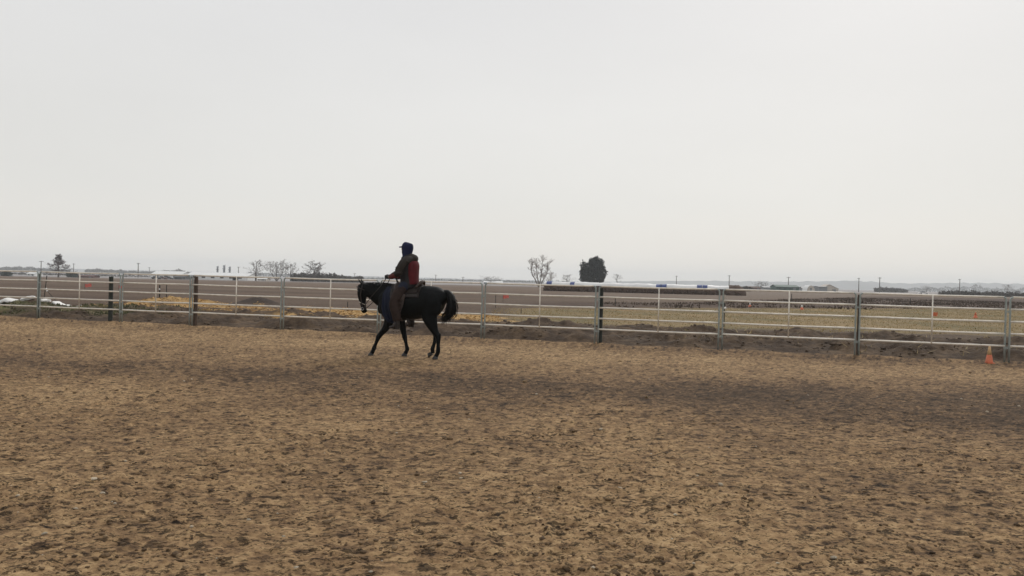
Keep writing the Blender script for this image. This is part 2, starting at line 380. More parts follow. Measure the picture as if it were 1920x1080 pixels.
# --- fields beyond the fence
def field_z(x, y):
    return macro(x, y)+micro_field(x, y)
def field_c(x, y, z):
    X = 960+FPX*x/y                                        # bearing, only to lay out the plots
    def lerp(a, b, t): t = t[..., None]; return a*(1-t)+b*t
    C = lambda *v: np.array(v, float)
    n1 = fbm(x, y, .35, 4); n2 = fbm(x, y, 1.4, 4, .6); n3 = fbm(x*.08, y*.5, .25, 3)
    plough = C(.092, .064, .046); plough2 = C(.150, .107, .077)
    col = lerp(np.broadcast_to(plough, x.shape+(3,)), plough2, np.clip(.35+n3*1.2+.5*sstep(60, 160, y), 0, 1))
    # dry grass, right half
    east = sstep(-1.5, 1.5, x+.8*n1*3)
    far_edge = 44+.67*np.clip(x-1, 0, 90); wide = 1.27+.63*np.clip((x/y-.234)/.31, 0, 1)
    g = east*sstep(27.5, 30.5, y+2.5*n1)*(1-sstep(far_edge, far_edge+5, y+3*n1))
    grass = lerp(np.broadcast_to(C(.270, .195, .103), x.shape+(3,)), C(.165, .136, .070), np.clip(.5+1.6*fbm(x, y, .22, 3)+.7*n2, 0, 1))
    col = lerp(col, grass, g)
    # dark weedy strip past the grass
    wd = east*sstep(far_edge-1, far_edge+6, y+4*n1)*(1-sstep(far_edge*wide, far_edge*wide*1.08, y))
    col = lerp(col, C(.072, .048, .036), wd*np.clip(.85+n2, 0, 1))
    # grey stubble beyond
    st = sstep(far_edge*wide, far_edge*wide*1.15, y)*sstep(0, 30, x)
    col = lerp(col, C(.165, .128, .100), st*.8)
    # distant land, paler: haze painted into its colour
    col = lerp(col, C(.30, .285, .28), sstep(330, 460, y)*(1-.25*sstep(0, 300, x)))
    # disturbed dark soil by the fence
    d = y-fence_y(x)
    so = 1-sstep(27.0, 30.0, y+2.2*n1); so = np.maximum(so, 1-sstep(3.0, 5.5, d+2*n1))
    soil = lerp(np.broadcast_to(C(.070, .050, .036), x.shape+(3,)), C(.150, .105, .068), np.clip(.22+1.5*n2, 0, 1))
    col = lerp(col, soil, so)
    # straw behind the middle of the fence
    s = sstep(.0, .42, fbm(x, y*1.4, .7, 4)+.75*np.exp(-((x+15.2)/3.6)**2-((y-35.5)/3.0)**2)+.82*np.exp(-((x+7)/6.0)**2-((y-31.)/3.4)**2)+.55*np.exp(-((x+2.2)/2.2)**2-((y-31.5)/2.4)**2)-.28)
    s = s*sstep(25, 27.5, y)*(1-sstep(40, 43, y))*(1-sstep(0, 1.5, x))*sstep(-19.5, -18, x)
    col = lerp(col, C(.44, .285, .125), s*.95)
    hump = np.exp(-((x+13.3)/1.2)**2-((y-40.3)/1.3)**2); col = lerp(col, C(.055, .042, .035), np.clip(hump*1.6, 0, 1))
    # olive weeds at far left
    ow = (1-sstep(-15.5, -12, x))*sstep(25.3, 26.5, y+n1)*(1-sstep(31, 33, y+2*n1))
    col = lerp(col, C(.13, .125, .06), ow*np.clip(.45+1.3*n2, 0, 1))
    return col
M['field'] = soil_mat('field_soil', 'tint', 6., .05)
def field_y(A, T):
    yf = (FA[1]-FA[0]*FSL)/(1-A*FSL)+.10
    return 1/((1-T)/yf+T/4000.)
tt = np.concatenate([np.linspace(0, .93, 300), np.linspace(.933, .995, 50), [.998, 1.0]])
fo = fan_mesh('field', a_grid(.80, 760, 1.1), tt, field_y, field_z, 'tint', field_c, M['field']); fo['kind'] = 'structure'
fo['label'] = 'brown ploughed and tan grass fields stretching to the horizon'
g = MB(); g.add([(-4400, -450, -5), (4400, -450, -5), (4400, 4050, -5), (-4400, 4050, -5)], [(0, 1, 2, 3)])
M['base'] = mat('open_land', (.17, .13, .10), .95, 0, scale=.02, coords='Object')
tag(g.build('open_land', M['base']), 'flat brown open land around the fields', kind='structure')
g = MB(); g.add([(-60, -60, -.03), (60, -60, -.03), (60, 2.6, -.03), (-60, 2.6, -.03)], [(0, 1, 2, 3)])
M['near'] = mat('trodden_dirt', (.25, .18, .115), .95, 0, scale=4, var=.4, bump=.6)
tag(g.build('dirt_ground', M['near']), 'trodden tan dirt nearest the viewer', kind='structure')

# ------------------------------------------------------------------ distant hills
M['hill'] = mat('hazy_hill', (.13, .13, .12), .95, 0, scale=.004, var=.25)
def hill(name, x0, x1, Y, prof, label, rough=.12):
    n = 160; xs = np.linspace(x0, x1, n); h = np.interp(xs, [p[0] for p in prof], [p[1] for p in prof])
    h = h*(1+rough*fbm(xs, xs*0, .012, 4)); mbh = MB(); v = []; f = []
    for j, (dy, k) in enumerate([(-260, 0), (-160, .35), (-80, .75), (0, 1), (90, .8), (300, .0)]):
        for i in range(n): v.append((xs[i], Y+dy+20*math.sin(i*.3+j), -4+(h[i]+4)*k*(1+.04*math.sin(i*1.7+j*2))))
    for j in range(5):
        for i in range(n-1): f.append((j*n+i, j*n+i+1, (j+1)*n+i+1, (j+1)*n+i))
    mbh.add(v, f); tag(mbh.build(name, M['hill'], smooth=True), label, kind='structure')
def yh(px): return 549-.0245*(1888-px)
HY = 3300.
def hp(px, top): return ((px-960)/FPX*HY, (yh(px)-top)/FPX*HY+1.6)
hill('hills', hp(1040, 530)[0], hp(2300, 540)[0], HY,
     [hp(1040, 531.5), hp(1180, 527), hp(1300, 526.5), hp(1480, 528), hp(1560, 527.2), hp(1592, 525.8), hp(1640, 528.5), hp(1700, 531.5), hp(1760, 530.5), hp(1840, 530.5), hp(1900, 532), hp(2100, 534), hp(2300, 540)],
     'low pale blue hills along the horizon on the right')
hill('low_ridge', hp(-400, 494)[0], hp(1100, 530)[0], HY+150,
     [hp(-400, 492), hp(0, 500.5), hp(300, 507.5), hp(700, 518), hp(1100, 528)], 'faint low ridge along the horizon on the left', .3)

# ------------------------------------------------------------------ fence of steel panels
fx = []
def fence_at(px, py=640):
    d = ray(px, py); k = d[0]/d[1]; y = (FA[1]-FA[0]*FSL)/(1-k*FSL); return Vector((k*y, y, 0))
joints_px = [(-95, 596), (72, 599), (226.5, 602), (357.5, 609), (528.5, 617), (710, 624), (905, 633), (1118, 643), (1350, 654), (1606, 669), (1887, 683), (2190, 698)]
joints = [fence_at(*p) for p in joints_px]
Hj = [1.53, 1.53, 1.53, 1.535, 1.53, 1.53, 1.525, 1.52, 1.52, 1.515, 1.51, 1.51]
gap = .045
def panel(i, label, brace=True):
    a, b = joints[i], joints[i+1]; d = (b-a).normalized(); a = a+d*gap; b = b-d*gap; L = (b-a).length
    root = empty('fence_panel', a, math.atan2(d.y, d.x)); tag(root, label, 'fence panel', 'galvanised steel panels of the arena fence')
    h0, h1 = Hj[i], Hj[i+1]; r = .0235
    # rails, top one turns down into the uprights
    for k in range(5):
        z0, z1 = h0-.276*k, h1-.276*k
        mb = MB(); pts = []
        for q in range(9):
            t = q/8; sag = -.006*math.sin(math.pi*t)*(1+.6*math.sin(i*2.1+k))
            x = .0+t*L
            if k == 0: x = .05+t*(L-.1)
            pts.append((x, .003*math.sin(q*1.3+i+k), z0+(z1-z0)*t+sag))
        mb.tube(pts, [(.019, r)]*9, 10, True, up=(0, 0, 1))
        mb.build('rail', M['galv'], root, True)
    for s in (0, 1):
        mb = MB(); x = s*L; h = (h0, h1)[s]; sx = 1 if s == 0 else -1
        mb.tube([(x, 0, -.03), (x, 0, .4), (x, 0, .9), (x, 0, h-.055), (x+sx*.012, 0, h-.022), (x+sx*.05, 0, h)], .020, 10)
        up = mb.build('upright', M['galv_green'], root, True)
        m2 = MB(); m2.box((x, 0, 0.0), (.07, .09, .014)); m2.build('foot_plate', M['galv_green'], up)
    if brace:
        x = L*.5+.02; mb = MB(); mb.tube([(x, -.022, (h0+h1)/2-1.104), (x, -.022, (h0+h1)/2)], .015, 8); mb.build('stay', M['galv'], root, True)
    for z in (.36, 1.18):
        m3 = MB(); m3.box((-gap, 0, z), (2*gap+.05, .022, .018)); m3.tube([(-gap, -.008, z-.03), (-gap, -.008, z+.04)], .008, 6); m3.build('connector', M['galv_green'], root)
    return root
plabels = ['first steel fence panel at the left edge, cut off by the frame',
 'five rail steel fence panel between the two black wooden posts at far left',
 'short steel fence panel just left of the brown wooden post, straw pile behind it',
 'steel fence panel just right of the brown wooden post, with dark soil bank behind',
 'steel fence panel left of and behind the black horse\'s head',
 'steel fence panel directly behind the horse\'s body and rider',
 'steel fence panel right of the horse\'s tail, with a bare tree beyond it',
 'steel fence panel with the dark evergreen and the long white tarp beyond its ends',
 'steel fence panel in front of the blue bands of the tarped stack',
 'steel fence panel with grey sheds and dry grass beyond, left of the cone panel',
 'steel fence panel with the large orange cone standing at its foot']
for i in range(11): panel(i, plabels[i])
def wood_post(px, pybase, top, wdt, m, label, dy=.12):
    p = fence_at(px, pybase); mb = MB()
    mb.tube([(0, 0, -.1), (0, 0, .5), (.004, 0, 1.0), (.002, .003, top)], [wdt/2, wdt/2*.98, wdt/2*.97, wdt/2*.95], 12)
    o = mb.build('wooden_post', m, smooth=False, loc=(p.x, p.y+dy, 0)); tag(o, label, 'post', 'wooden posts behind the steel panels'); return o
wood_post(68, 597, 1.46, .10, M['wood_dark'], 'thin black wooden post behind the fence, leftmost of the wooden posts')
wood_post(203, 601, 1.43, .13, M['wood_dark'], 'thick black wooden post behind the second full panel from the left')
wood_post(363, 609, 1.50, .12, M['wood_brown'], 'brown wooden post at the panel joint right of the straw pile')
wood_post(1126, 644, 1.47, .11, M['wood_dark'], 'dark wooden post behind the joint below the evergreen tree')
wood_post(1612.5, 668, 1.48, .075, M['wood_brown'], 'narrow brown wooden post behind the joint right of the grey sheds')

# ------------------------------------------------------------------ stakes, small markers
def stake(px, pb, pt, label, lean=0, knob=None, tip=None, th=.035, extra=None):
    p = hit(px, pb); h = (pb-pt)/FPX*p.y; p.z = ground_z(p.x, p.y)
    root = empty('steel_stake', p); tag(root, label, 'stake', 'stakes in the fields')
    mb = MB(); dx = lean*h; t2 = h*(.78 if tip else 1)
    mb.box((dx*t2/h/2, 0, t2/2), (th, .006, t2+.06), ry=math.atan2(dx, h)); mb.box((dx*t2/h/2, .012, t2/2), (.006, .028, t2+.06), ry=math.atan2(dx, h))
    mb.build('shaft', M['tpost'], root)
    if tip:
        m2 = MB(); m2.tube([(dx*.78, 0, h*.76), (dx, 0, h)], th*.7, 8); m2.build('cap', M[tip], root)
    for kx, kz in (knob or []):
        m2 = MB(); m2.ball((dx*kz/h+kx, -.02, kz), (.045, .035, .05), 8, 6); m2.build('insulator', M['white_plastic'], root)
    if extra: extra(root, h, dx)
    return root
def bracing(root, h, dx):
    mb = MB(); mb.tube([(dx*.5, 0, h*.56), (.85, -.2, -.02)], .012, 6); mb.build('guy_wire', M['tpost'], root)
stake(81.5, 571, 518, 'leaning black stake with white insulators and a brace wire, behind the leftmost fence', .10, [(.06, .70), (.10, .62)], extra=bracing)
stake(299, 563, 536, 'dark stake with a white insulator, left one of the pair above the straw pile', 0, [(0, .62)], th=.07)
stake(312, 562, 535, 'plain dark stake, right one of the pair above the straw pile', 0, th=.045)
stake(651.5, 588, 577, 'short dark stake left of the horse\'s muzzle', 0)
stake(929, 577, 549, 'thin dark stake in the brown field right of the horse\'s tail')
stake(977, 588, 579, 'short stake in the dry grass below the bare poplar')
stake(1153.5, 574, 557, 'dark stake in the brown field right of the evergreen', th=.05)
stake(1357.5, 613, 552, 'tall black stake with a tan cap behind the middle right panel joint', .0, [(.02, .75)], tip='tan_paint')
stake(1484, 566, 551, 'pair-like dark stake beyond the panel with the grey sheds', th=.08)
stake(1706.5, 573, 560, 'small dark stake in the stubble left of the white car', th=.07)

def cone(p, h, r, label, upper='orange_pale', inner=False):
    root = empty('traffic_cone', p); tag(root, label, 'traffic cone', 'orange cones')
    mb = MB(); n = 20; k = .50
    mb.tube([(0, 0, .02), (0, 0, .03), (0, 0, h*k)], [r, r*.97, r*(1-k)+.25*r*k], n); mb.build('cone_body', M['orange'], root, True)
    m2 = MB(); m2.tube([(0, 0, h*k), (0, 0, h*.97), (0, 0, h)], [r*(1-k)+.25*r*k, r*.27, r*.2], n); m2.build('cone_top', M[upper], root, True)
    m3 = MB(); m3.box((0, 0, .010), (2.0*r, 2.0*r, .020), rz=.12); m3.build('base', M['orange'], root)
    return root
pc = hit(1854.5, 683.0); pc.z = .02
cone(pc, .385, .080, 'faded orange traffic cone with a pale tip standing against the right end of the fence')
for px, pb, hh, up, lab in [(1406, 575.5, 8, 'white_plastic', 'tiny orange and white cone in the dark weeds, left one of two'),
                            (1503.5, 581, 9, 'white_plastic', 'tiny orange and white cone at the edge of the dry grass, right one of two'),
                            (1829, 597, 11, 'orange', 'small bright orange cone in the dry grass near the right edge')]:
    p = hit(px, pb); hm = hh/FPX*p.y; p.z = ground_z(p.x, p.y); cone(p, hm, hm*.33, lab, up)
# orange bucket
p = hit(1752.5, 593); p.z = ground_z(p.x, p.y); r0 = empty('orange_bucket', p); tag(r0, 'squat orange bucket on the dry grass beyond the panel with the large cone', 'bucket')
mb = MB(); mb.tube([(0, 0, 0), (0, 0, .26)], [.14, .18], 18, False); mb.tube([(0, 0, .01), (0, 0, .02)], [.135, .135], 18); mb.build('bucket_body', M['orange'], r0, True)
mb = MB(); mb.tube([(.19*math.cos(t), 0, .26+.10*math.sin(t)) for t in np.linspace(0, math.pi, 12)], .006, 6); mb.build('handle', M['tpost'], r0)
# small marker flags in the ploughed field
M['flag'] = mat('marker_flag', (.62, .15, .12), .7, 0, var=.1)
for px, pb, w_, lab in [(159, 545, .50, 'small red marker flag in the ploughed field near the red-brown shed'), (222.5, 548, .32, 'small red marker flag right next to the panel joint at left'),
                    (943, 567, .42, 'faint red marker flag in the field right of the horse\'s tail')]:
    p = hit(px, pb); p.z = ground_z(p.x, p.y); r0 = empty('marker_flag', p); tag(r0, lab, 'flag', 'red marker flags')
    mb = MB(); mb.tube([(0, 0, -.05), (0, 0, .55)], .012, 6); mb.build('stick', M['tpost'], r0)
    mb = MB(); n = 7
    v = [(i/(n-1)*w_, .03*math.sin(i*1.2), .30+.25*j-.03*math.sin(i)) for j in (0, 1) for i in range(n)]
    v += [(a_, b_+.008, c_) for a_, b_, c_ in v]
    f = [(i, i+1, n+i+1, n+i) for i in range(n-1)]+[(2*n+i+1, 2*n+i, 3*n+i, 3*n+i+1) for i in range(n-1)]
    mb.add(v, f); mb.build('cloth', M['flag'], r0, True)

# ------------------------------------------------------------------ white plastic sheeting at left
def sheeting(x0, x1, py, hh, label, seed):
    a = hit(x0, py); b = hit(x1, py+.0245*(x1-x0)*0); L = (b-a).length; n = max(8, int(L*7)); hm = hh/FPX*a.y
    rnd = np.random.default_rng(seed); mb = MB(); v = []; f = []; m_ = 12
    for i in range(n+1):
        t = i/n; c = a.lerp(b, t); c.z = ground_z(c.x, c.y); e_ = min(1, 6*t, 6*(1-t))**.5
        for j in range(m_):
            th = 2*math.pi*j/m_; k = 1+.22*rnd.standard_normal()*.6
            v.append((c.x+.03*rnd.standard_normal(), c.y+math.cos(th)*.28*k*e_, c.z+hm*.36+math.sin(th)*hm*.6*k*max(e_, .08)+.015*math.sin(i*.9)))
    for i in range(n):
        for j in range(m_): f.append((i*m_+j, i*m_+(j+1) % m_, (i+1)*m_+(j+1) % m_, (i+1)*m_+j))
    f.append(tuple(range(m_-1, -1, -1))); f.append(tuple(n*m_+j for j in range(m_))); mb.add(v, f)
    tag(mb.build('plastic_sheet', M['white_plastic'], smooth=True), label, 'plastic sheet', 'white plastic sheeting on the weeds')
sheeting(-60, 69, 577.5, 8, 'long crumpled roll of white plastic sheet lying on the weeds at the left edge', 1)
sheeting(74, 91, 578.5, 7, 'short bunched piece of white plastic sheet just right of the leftmost post', 2)
sheeting(97, 130, 580.5, 5, 'low flat piece of white plastic sheet behind the middle of the first full panel', 3)
sheeting(147, 159, 580.5, 5, 'smallest scrap of white plastic sheet, left of the thick black post', 4)

# ------------------------------------------------------------------ trees
def bare_tree(p, h, wd, label, seed, leaves=0., m='bark', twm='twig', shape='oval', leaders=1, base=.2, n=26, up=.6):
    """leader(s) to full height, side limbs whose reach follows the crown shape, each with branches and twigs"""
    rnd = random.Random(seed); root = empty('bare_tree', p); tag(root, label, 'tree')
    tr, tw, lf = MB(), MB(), MB(); rmin = h*.0036
    prof = {'oval': lambda t: math.sin(math.pi*min(1, (t-base)/(1-base)*.86+.14))**.8, 'cone': lambda t: (1-t)**1.15*1.5*min(1, (t-base)*5+.55), 'round': lambda t: math.sin(math.pi*min(1, (t-base)/(1-base)*.7+.22))**.6, 'fan': lambda t: .35+.65*t}[shape]
    def jit(v, k): return (v+Vector((rnd.gauss(0, k), rnd.gauss(0, k), rnd.gauss(0, k)))).normalized()
    def branch(q, d, ln, r, lv):
        pts = [q]; cur = q
        for i in range(3):
            d = jit(d+Vector((0, 0, .10)), .16); cur = cur+d*ln/3; pts.append(cur)
        tw.tube(pts, [max(r*(1-.28*i), rmin*.5) for i in range(4)], 3, False)
        if leaves and lv >= 1:
            for i in range(int(leaves*3+rnd.random())):
                c = pts[rnd.randint(1, 3)]+Vector((rnd.gauss(0, .2), rnd.gauss(0, .2), rnd.gauss(0, .2))); s_ = h*.02*rnd.uniform(.5, 1.5)
                lf.add([c+Vector((rnd.uniform(-s_, s_), rnd.uniform(-s_, s_), rnd.uniform(-s_, s_))) for _ in range(3)], [(0, 1, 2)])
        if lv >= 2: return
        for j in range((5, 4)[lv]):
            a_ = Vector((rnd.gauss(0, 1), rnd.gauss(0, 1), rnd.gauss(.25, .7))).normalized()
            branch(pts[rnd.choice((1, 2, 2, 3, 3))], (d+a_*.85).normalized(), ln*rnd.uniform(.38, .62), max(r*.55, rmin), lv+1)
    for k in range(leaders):
        off = (k-(leaders-1)/2)*wd*.22; hk = h*(1-.10*abs(k-(leaders-1)/2)*rnd.uniform(.5, 1.5)); pts = []
        for i in range(9):
            t = i/8; pts.append(Vector((off*min(1, t*1.6)+rnd.gauss(0, h*.006)*(i > 0), rnd.gauss(0, h*.01)+.3*off*t, -.2+hk*t*.97)))
        tr.tube(pts, [max(h*.020*(1-t/8)**.8*(1.25 if leaders == 1 else .9), rmin) for t in range(9)], 7, True)
        for i in range(n):
            t = base+(.97-base)*(i+rnd.random())/n; f_ = t*8; j = min(7, int(f_)); q = pts[j].lerp(pts[j+1], f_-j); az = i*2.4+rnd.uniform(-.5, .5)
            reach = wd/2*prof(t)*rnd.uniform(.55, 1.05)/(1.25 if leaders > 1 else 1); el = up+rnd.gauss(0, .2)+.3*t
            d = Vector((math.cos(az)*math.cos(el), math.sin(az)*math.cos(el), math.sin(el)))
            branch(q, d, max(reach, h*.05), max(h*.008*(1-t), rmin), 0)
    # scale to the wanted height and width
    allv = tr.v+tw.v+lf.v; top = max(v[2] for v in allv); xs = sorted(v[0] for v in allv); half = max(.1, (xs[int(len(xs)*.97)]-xs[int(len(xs)*.03)])/2)
    kz, kx = h/top, wd/2/half
    for q in (tr, tw, lf): q.v = [(x*kx, y*kx, z*kz) for x, y, z in q.v]
    tr.build('trunk', M[m], root); tw.build('crown', M[twm], root)
    if leaves: lf.build('foliage', M['leaf_brown'], root)
    return root
def leafy_tree(p, h, blobs, label, n, m='evergreen', name='evergreen_tree', leaf=.25, cat='tree', seed=3, trunk=True, bm='bark'):
    rnd = np.random.default_rng(seed); root = empty(name, p); tag(root, label, cat)
    if trunk:
        mb = MB(); mb.tube([(0, 0, -.2), (0, 0, h*.25), (.05, 0, h*.6)], [h*.035, h*.028, h*.012], 8)
        for i in range(7):
            a_ = i*.9; mb.tube([(0, 0, h*(.15+.07*i)), (h*.2*math.cos(a_), h*.2*math.sin(a_), h*(.3+.07*i))], [h*.014, h*.005], 5)
        mb.build('trunk', M[bm], root)
    tot = sum(b[3]*b[4]*b[3] for b in blobs); V = []; 
    for (bx, by, bz, r, rz_) in blobs:
        k = int(n*r*rz_*r/tot); u = rnd.standard_normal((k, 3)); u /= np.linalg.norm(u, axis=1)[:, None]
        rad = rnd.uniform(.35, 1, k)**.5; lump = 1+.22*np.sin(u[:, 0]*5+bx)*np.cos(u[:, 2]*6+by)+.12*np.sin(u[:, 1]*11+u[:, 0]*9)
        c = np.stack([bx+u[:, 0]*r*rad*lump, by+u[:, 1]*r*rad*lump, bz+u[:, 2]*rz_*rad*lump], 1)
        V.append((c[:, None, :]+rnd.normal(0, leaf, (k, 3, 3))).reshape(-1, 3))
    V = np.concatenate(V); V[:, 2] = np.maximum(V[:, 2], .02); me = bpy.data.meshes.new('foliage'); me.from_pydata(V.tolist(), [], [(3*i, 3*i+1, 3*i+2) for i in range(len(V)//3)])
    link_mesh('crown', me, M[m], root)
    return root
def mh(px_, Y): return px_/FPX*Y
def tpos(px, Y): return on_ground(px, Y, yh(px))
def tree_h(px, top, Y, p): return at(px, top, Y).z-p.z
# left lone tree with some brown leaves
Y = 370; p = tpos(110, Y); bare_tree(p, tree_h(110, 474, Y, p), mh(28, Y), 'lone tree with dark clumps of dry leaves at the far left', 12, leaves=.7, shape='cone', n=40, base=.16, up=.25)
for px, top, Y, wpx, sd_, lab, kw in [
    (480, 485, 400, 30, 21, 'slender bare tree, left one of the pair left of the horse', dict(n=20)),
    (519, 484, 400, 40, 22, 'wide forked bare tree, right one of the pair left of the horse', dict(leaders=3, shape='round', n=15, base=.3)),
    (545, 491, 430, 26, 23, 'low bare tree in front of the long dark hedge, left of the horse', {}),
    (590, 486, 420, 32, 24, 'rounded bare tree with brown leaves above the dark hedge', dict(leaves=.5, shape='round')),
    (1011, 476, 330, 36, 25, 'tall bare upright poplar right of the horse', dict(leaders=4, shape='fan', n=15, up=1.0, base=.3, m='bark_pale', twm='twig_pale')),
    (1033, 506, 340, 24, 30, 'low bare tree at the right foot of the tall poplar', dict(shape='round', twm='twig_pale')),
    (919, 514, 520, 34, 26, 'hazy bare tree just right of the horse\'s rump', {}),
    (1063, 513, 520, 18, 27, 'small hazy bare tree between the poplar and the evergreen', {}),
    (1428, 525, 560, 26, 31, 'hazy grey bare clump left of the green building', dict(leaders=3, shape='round', n=16, base=.1)),
    (1737, 534, 900, 18, 28, 'round hazy bare tree above the white car', dict(shape='round', base=.1)),
    (1890, 532, 900, 17, 29, 'hazy bare tree near the right edge of the frame', {}),
    (332, 503, 900, 20, 33, 'pale distant bare tree above the left white barn', {}),
    (1157, 513, 900, 14, 32, 'faint bare tree right of the evergreen', {})]:
    p = tpos(px, Y); bare_tree(p, tree_h(px, top, Y, p), mh(wpx, Y), lab, sd_, **kw)
Y = 300; p = tpos(1111, Y); h = tree_h(1111, 482, Y, p); wv = mh(46, Y)
leafy_tree(p, h, [(wv*.10, 0, h*.66, wv*.33, h*.30), (-wv*.34, 0, h*.60, wv*.19, h*.24), (wv*.36, 0, h*.50, wv*.20, h*.28), (0, 0, h*.30, wv*.42, h*.28), (-wv*.28, 0, h*.4, wv*.26, h*.25), (wv*.08, 0, h*.80, wv*.27, h*.19)],
           'dense dark evergreen tree right of the bare poplar', 12000, leaf=.26)
def bush(px, pyb, Y, wpx, hpx, label, m='shrub', n=900, seed=1, leaf=.25):
    p = tpos(px, Y); wv, h = mh(wpx, Y), mh(hpx, Y)
    leafy_tree(p, h, [(-wv*.25, 0, h*.45, wv*.28, h*.5), (wv*.02, 0, h*.5, wv*.28, h*.5), (wv*.28, 0, h*.4, wv*.24, h*.45)], label, n, m, 'shrub', leaf, 'bush', seed, False)
bush(12, 519, 375, 20, 9, 'dark round shrub in the far field at the left edge', 'shrub_green', 900, 4)
bush(135, 519, 385, 20, 10, 'hazy green shrub between the lone tree and the red-brown shed', 'shrub_green', 900, 5)
bush(1397, 545, 330, 30, 9, 'low brown brush heap right of the tarped stack', 'shrub', 1200, 6)
bush(1908, 545, 700, 10, 9, 'dark square shrub by the right edge', 'shrub', 500, 7)
def thicket(name, pts, Y, label, n, m, leaf, depth=12, seed=1):
    """one mass of brush or far trees: pts = (bearing px, top px)"""
    rnd = np.random.default_rng(seed); x0, x1 = pts[0][0], pts[-1][0]; k = n
    u = rnd.uniform(x0, x1, k); top = np.interp(u, [q[0] for q in pts], [q[1] for q in pts])
    yy = Y+rnd.uniform(-depth, depth, k); X = (u-960)/FPX*yy
    gz = macro(X, yy); ht = CAM_Z+(yh(u)-top)/FPX*Y-gz
    lump = .62+.38*np.abs(perlin(u*.16*1450/Y*.25+seed, u*0+seed))*1.6; lump = np.clip(lump+.15*perlin(u*.9, u*0), .15, 1.1)
    t = rnd.uniform(0, 1, k)**.8
    c = np.stack([X, yy, gz+ht*lump*t], 1)
    V = (c[:, None, :]+rnd.normal(0, leaf, (k, 3, 3))).reshape(-1, 3)
    me = bpy.data.meshes.new(name); me.from_pydata(V.tolist(), [], [(3*i, 3*i+1, 3*i+2) for i in range(k)])
    tag(link_mesh(name, me, M[m]), label, 'trees' if 'tree' in name else 'brush', kind='stuff')
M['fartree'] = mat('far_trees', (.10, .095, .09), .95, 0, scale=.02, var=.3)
thicket('dark_hedge', [(546, 514), (560, 510), (600, 511), (640, 515), (680, 518)], 430, 'long dark hedge of trees behind the field left of the horse', 5000, 'shrub', .55, 8, 3)
thicket('treeline', [(-60, 499), (0, 501), (30, 499), (60, 500), (95, 503), (130, 506)], 1300, 'pale distant treeline at the left edge', 4200, 'fartree', 1.0, 60, 4)
thicket('treeline', [(160, 506), (175, 503), (200, 504), (240, 508), (262, 509), (290, 508), (310, 505), (345, 505), (352, 511), (395, 513)], 1250, 'pale distant treeline between the lone tree and the stacks', 4600, 'fartree', 1.0, 60, 5)
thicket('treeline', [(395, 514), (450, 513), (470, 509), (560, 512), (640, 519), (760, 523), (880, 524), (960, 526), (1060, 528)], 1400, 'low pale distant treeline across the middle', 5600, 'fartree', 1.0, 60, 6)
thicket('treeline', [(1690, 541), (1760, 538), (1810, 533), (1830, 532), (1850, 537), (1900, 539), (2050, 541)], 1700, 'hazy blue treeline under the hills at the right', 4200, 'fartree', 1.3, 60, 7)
thicket('treeline', [(1640, 541), (1655, 539.5), (1672, 539), (1690, 541), (1700, 545)], 620, 'dark row of trees right of the power poles', 1800, 'shrub', .7, 10, 8)
thicket('brush_strip', [(1760, 546.5), (1800, 546), (1860, 547.5), (1920, 549), (2050, 552)], 330, 'dark brush strip along the far field edge at right', 3200, 'shrub', .5, 14, 9)
thicket('far_scrub', [(-40, 513), (60, 514), (160, 517), (240, 519), (300, 521), (400, 523)], 560, 'low grey scrub beyond the ploughed field at left', 2600, 'fartree', .7, 60, 10)
# dark dead weeds at the far edge of the dry grass
def weeds(name, xr, yr, n, hgt, wdt, m, label, cond=None, seed=1, tilt=.35, z=None):
    rnd = np.random.default_rng(seed); x = rnd.uniform(*xr, n); y = rnd.uniform(*yr, n)
    if cond is not None: k = cond(x, y, rnd); x, y = x[k], y[k]
    n = len(x); gz = macro(x, y)+np.where(y > fence_y(x)+.1, micro_field(x, y), 0)
    h = hgt*rnd.uniform(.35, 1, n); w_ = wdt*rnd.uniform(.6, 1.4, n); th = rnd.uniform(0, np.pi, n); tx, ty = rnd.normal(0, tilt, n)*h, rnd.normal(0, tilt, n)*h
    a_ = np.stack([x-np.cos(th)*w_, y-np.sin(th)*w_, gz-.01], 1); b_ = np.stack([x+np.cos(th)*w_, y+np.sin(th)*w_, gz-.01], 1)
    c_ = np.stack([x+tx, y+ty, gz+h], 1)
    V = np.stack([a_, b_, c_], 1).reshape(-1, 3)
    me = bpy.data.meshes.new(name); me.from_pydata(V.tolist(), [], [(3*i, 3*i+1, 3*i+2) for i in range(n)])
    tag(link_mesh(name, me, M[m]), label, 'grass' if 'grass' in name else ('straw' if 'straw' in name else 'weeds'), kind='stuff')
M['weed_brown'] = mat('dead_brown_weeds', (.085, .062, .046), .95, 0, scale=.25, var=.45)
M['drygrass'] = mat('dry_grass', (.42, .31, .165), .95, 0, scale=.35, base2=(.30, .24, .12), coords='Object')
M['olive'] = mat('olive_weeds', (.10, .105, .05), .95, 0, scale=.7, var=.4)
weeds('dead_weeds', (7, 90), (46, 140), 42000, .22, .07, 'weed_brown', 'strip of dark dead weeds beyond the dry grass',
      lambda x, y, r: (y > 45+.67*np.clip(x-1, 0, 90)+3*perlin(x*.2, y*.2)) & (y < (44+.67*np.clip(x-1, 0, 90))*(1.27+.63*np.clip((x/y-.234)/.31, 0, 1))) & (perlin(x*.15, y*.15)+perlin(x*.6, y*.6)*.5 > -.05) & (x < .72*y), 1)
weeds('dry_grass', (-1, 46), (28, 70), 36000, .07, .028, 'drygrass', 'dry tan grass growing beyond the right half of the fence',
      lambda x, y, r: (y < 45+.66*np.clip(x, 0, 60)) & (y > 29+2*perlin(x*.3, y*.3)) & (x < .72*y), 2)
weeds('weed_clumps', (-22, -11), (25.5, 32), 7000, .10, .03, 'olive', 'olive weeds around the white sheeting at left', lambda x, y, r: (perlin(x*.7, y*.7) > -.05) & (x < -12+2*perlin(y, x)), 3)
